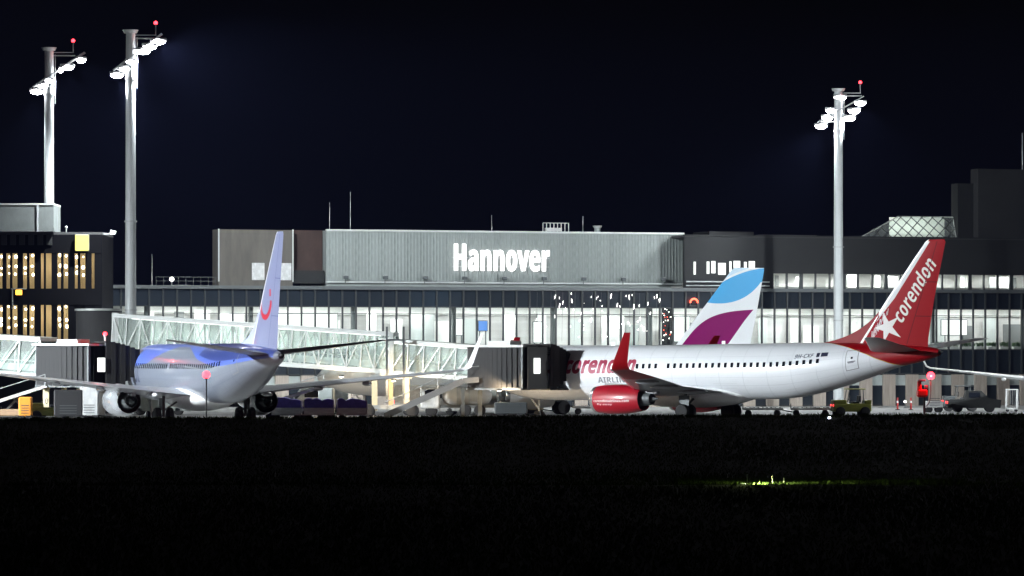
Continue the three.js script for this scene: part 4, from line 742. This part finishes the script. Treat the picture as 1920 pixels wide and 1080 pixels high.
{ // cage trolley, cones, pickup, crew bus
  const t = thing('cage_trolley', 'white wire cage trolley near the right edge', 'trolley', gpos(1897, 350), 0); part('frame', [-1, 1].flatMap(a => [-1, 1].map(b => box(.07, 1.6, .07, a * .45, 1.0, b * .4))).concat([box(.97, .07, .87, 0, 1.82, 0), box(.97, .1, .87, 0, .24, 0)]), M.white, t); part('mesh_bar', Array.from({ length: 5 }, (_, i) => box(.02, 1.5, .02, -.3 + i * .15, 1, .4)), M.galv, t); wheels(t, [[-.35, .35], [.35, .35], [-.35, -.35], [.35, -.35]], .1, .06);
  for (const [px, l] of [[1683, 'red striped marker post left of the white spot lamp'], [1708, 'red striped marker post right of the white spot lamp']]) { const c = thing('marker_post', l, 'marker post', gpos(px, 360), 0, 'red marker posts'); part('post', cyl(.09, .07, 1.0, 0, .05, 0, 12), M.redpaint, c); part('band', cyl(.095, .09, .18, 0, .6, 0, 12), M.white, c); part('foot', cyl(.22, .2, .06, 0, 0, 0, 14), M.rubber, c); }
  const l = thing('spot_lamp', 'small white lamp on a stand between the red marker posts', 'lamp', gpos(1697, 372), 0); part('stand', [cyl(.04, .04, .5, 0, 0, 0, 8), cyl(.18, .16, .04, 0, 0, 0, 12)], M.darksteel, l); part('bulb', sph(.1, 0, .58, 0, 10), M.bulb, l);
  const p = thing('pickup_truck', 'dark pickup beside the dark tow tractor near the right edge', 'pickup', gpos(1825, 347), 0, 'apron service vehicles'), sh = new THREE.Shape(); sh.moveTo(-2.1, .4); sh.lineTo(2.1, .4); sh.lineTo(2.15, .95); sh.lineTo(1.2, 1.08); sh.lineTo(.55, 1.7); sh.lineTo(-.6, 1.72); sh.lineTo(-.75, 1.05); sh.lineTo(-2.1, 1.0); sh.lineTo(-2.1, .4);
  part('body', new THREE.ExtrudeGeometry(sh, { depth: 1.5, bevelEnabled: true, bevelSize: .05, bevelThickness: .08, bevelSegments: 2 }).translate(0, 0, -.75), M.darkclad, p); each('side_window', [box(.9, .42, .03, .0, 1.4, .85), box(.9, .42, .03, 0, 1.4, -.85)], M.window, p); each('tail_light', [rbox(.06, .2, .16, -2.17, .8, .6), rbox(.06, .2, .16, -2.17, .8, -.6)], M.redsoft, p); wheels(p, [[-1.3, .72], [1.3, .72], [-1.3, -.72], [1.3, -.72]], .36, .24);
}
// red signal posts before the aircraft
{
  const t = thing('signal_post', 'dark post with glowing red lamp under the red jet tail', 'signal', gpos(1733, 286), 0, 'red signal lamps');
  part('post', [box(.14, 1.9, .14, 0, .95, 0), cyl(.3, .3, .06, 0, 0, 0, 14)], M.black, t); part('head', [rbox(.75, .55, .4, -.15, 2.1, 0, .15), rbox(.3, .7, .3, -.35, 2.55, 0, .1)], M.redpaint, t); part('hood', [rbox(.5, .12, .5, -.2, 2.95, 0), rbox(.25, .25, .3, .12, 2.5, 0)], M.darksteel, t);
  part('conduit', new THREE.TubeGeometry(new THREE.CatmullRomCurve3([V(.1, 1.2, 0), V(.3, 1.4, 0), V(.42, 1.9, 0), V(.43, 3.1, 0)]), 16, .035, 6), M.darksteel, t); part('lamp', sph(.27, .44, 3.28, 0), M.red, t);
  const pl = new THREE.PointLight(0xff2028, 40, 0, 2); pl.position.set(.44, 3.25, .3); pl.name = 'signal_light'; t.add(pl);
  const u = thing('signal_post', 'slim pole with red lamp before the blue jet belly', 'signal', gpos(387, 262), 0, 'red signal lamps'); part('post', [cyl(.05, .04, 3.3, 0, 0, 0, 10), cyl(.2, .2, .05, 0, 0, 0, 12)], M.darksteel, u); part('lamp', sph(.24, 0, 3.45, 0), M.red, u); part('lamp_base', cyl(.1, .12, .12, 0, 3.18, 0, 12), M.darksteel, u);
  const p2 = new THREE.PointLight(0xff2028, 26, 0, 2); p2.position.set(0, 3.4, -.25); p2.name = 'signal_light'; u.add(p2);
}
// field lamps in the dark grass
{
  const p = at(1555, 786, 196); const t = thing('taxiway_lamp', 'small blue white taxiway lamp on the dark bank', 'taxiway lamp', [p.x, 1.55, p.z]); part('stem', cyl(.03, .03, Math.max(.1, p.y - 1.55), 0, 0, 0, 8), M.yellow, t); part('globe', sph(.075, 0, p.y - 1.5, 0, 10), M.blueglow, t);
  const q = at(1392, 911, 134.6); const l = thing('grass_lamp', 'low lamp half hidden in the lit strip of grass', 'lamp', [q.x, .5, q.z]); part('housing', [rbox(.16, .12, .16, 0, .06, 0, .03)], M.darksteel, l); part('lens', box(.02, .08, .12, .09, .07, 0), M.lampdim, l);
  const s = new THREE.SpotLight(0xeaffa0, 90, 0, .8, .8, 2); s.position.set(.13, .12, 0); s.target.position.set(6, -.1, -.4); s.name = 'grass_beam'; s.target.name = 'grass_beam_aim'; s.castShadow = true; l.add(s, s.target);
  const s2 = new THREE.PointLight(0xeaffa0, 1.2, 0, 2); s2.position.set(.1, .3, .1); s2.name = 'grass_spill'; l.add(s2);
  [[1401, .42], [1449, .36], [1470, .3]].forEach(([px, h], i) => { const b = at(px, 912, 134.2), k = thing('marker_stake', ['tallest pale stake in the lit grass beside the low lamp', 'middle pale stake in the lit grass', 'right hand pale stake in the lit grass'][i], 'stake', [b.x, .5, b.z], 0, 'stakes in the lit grass'); part('stake', [cyl(.025, .018, h, 0, 0, 0, 8), box(.06, .1, .02, 0, h - .06, 0)], M.white, k); });
}
scene.fog = new THREE.FogExp2(0x98a8ff, 0.00007);
renderer.render(scene, camera);
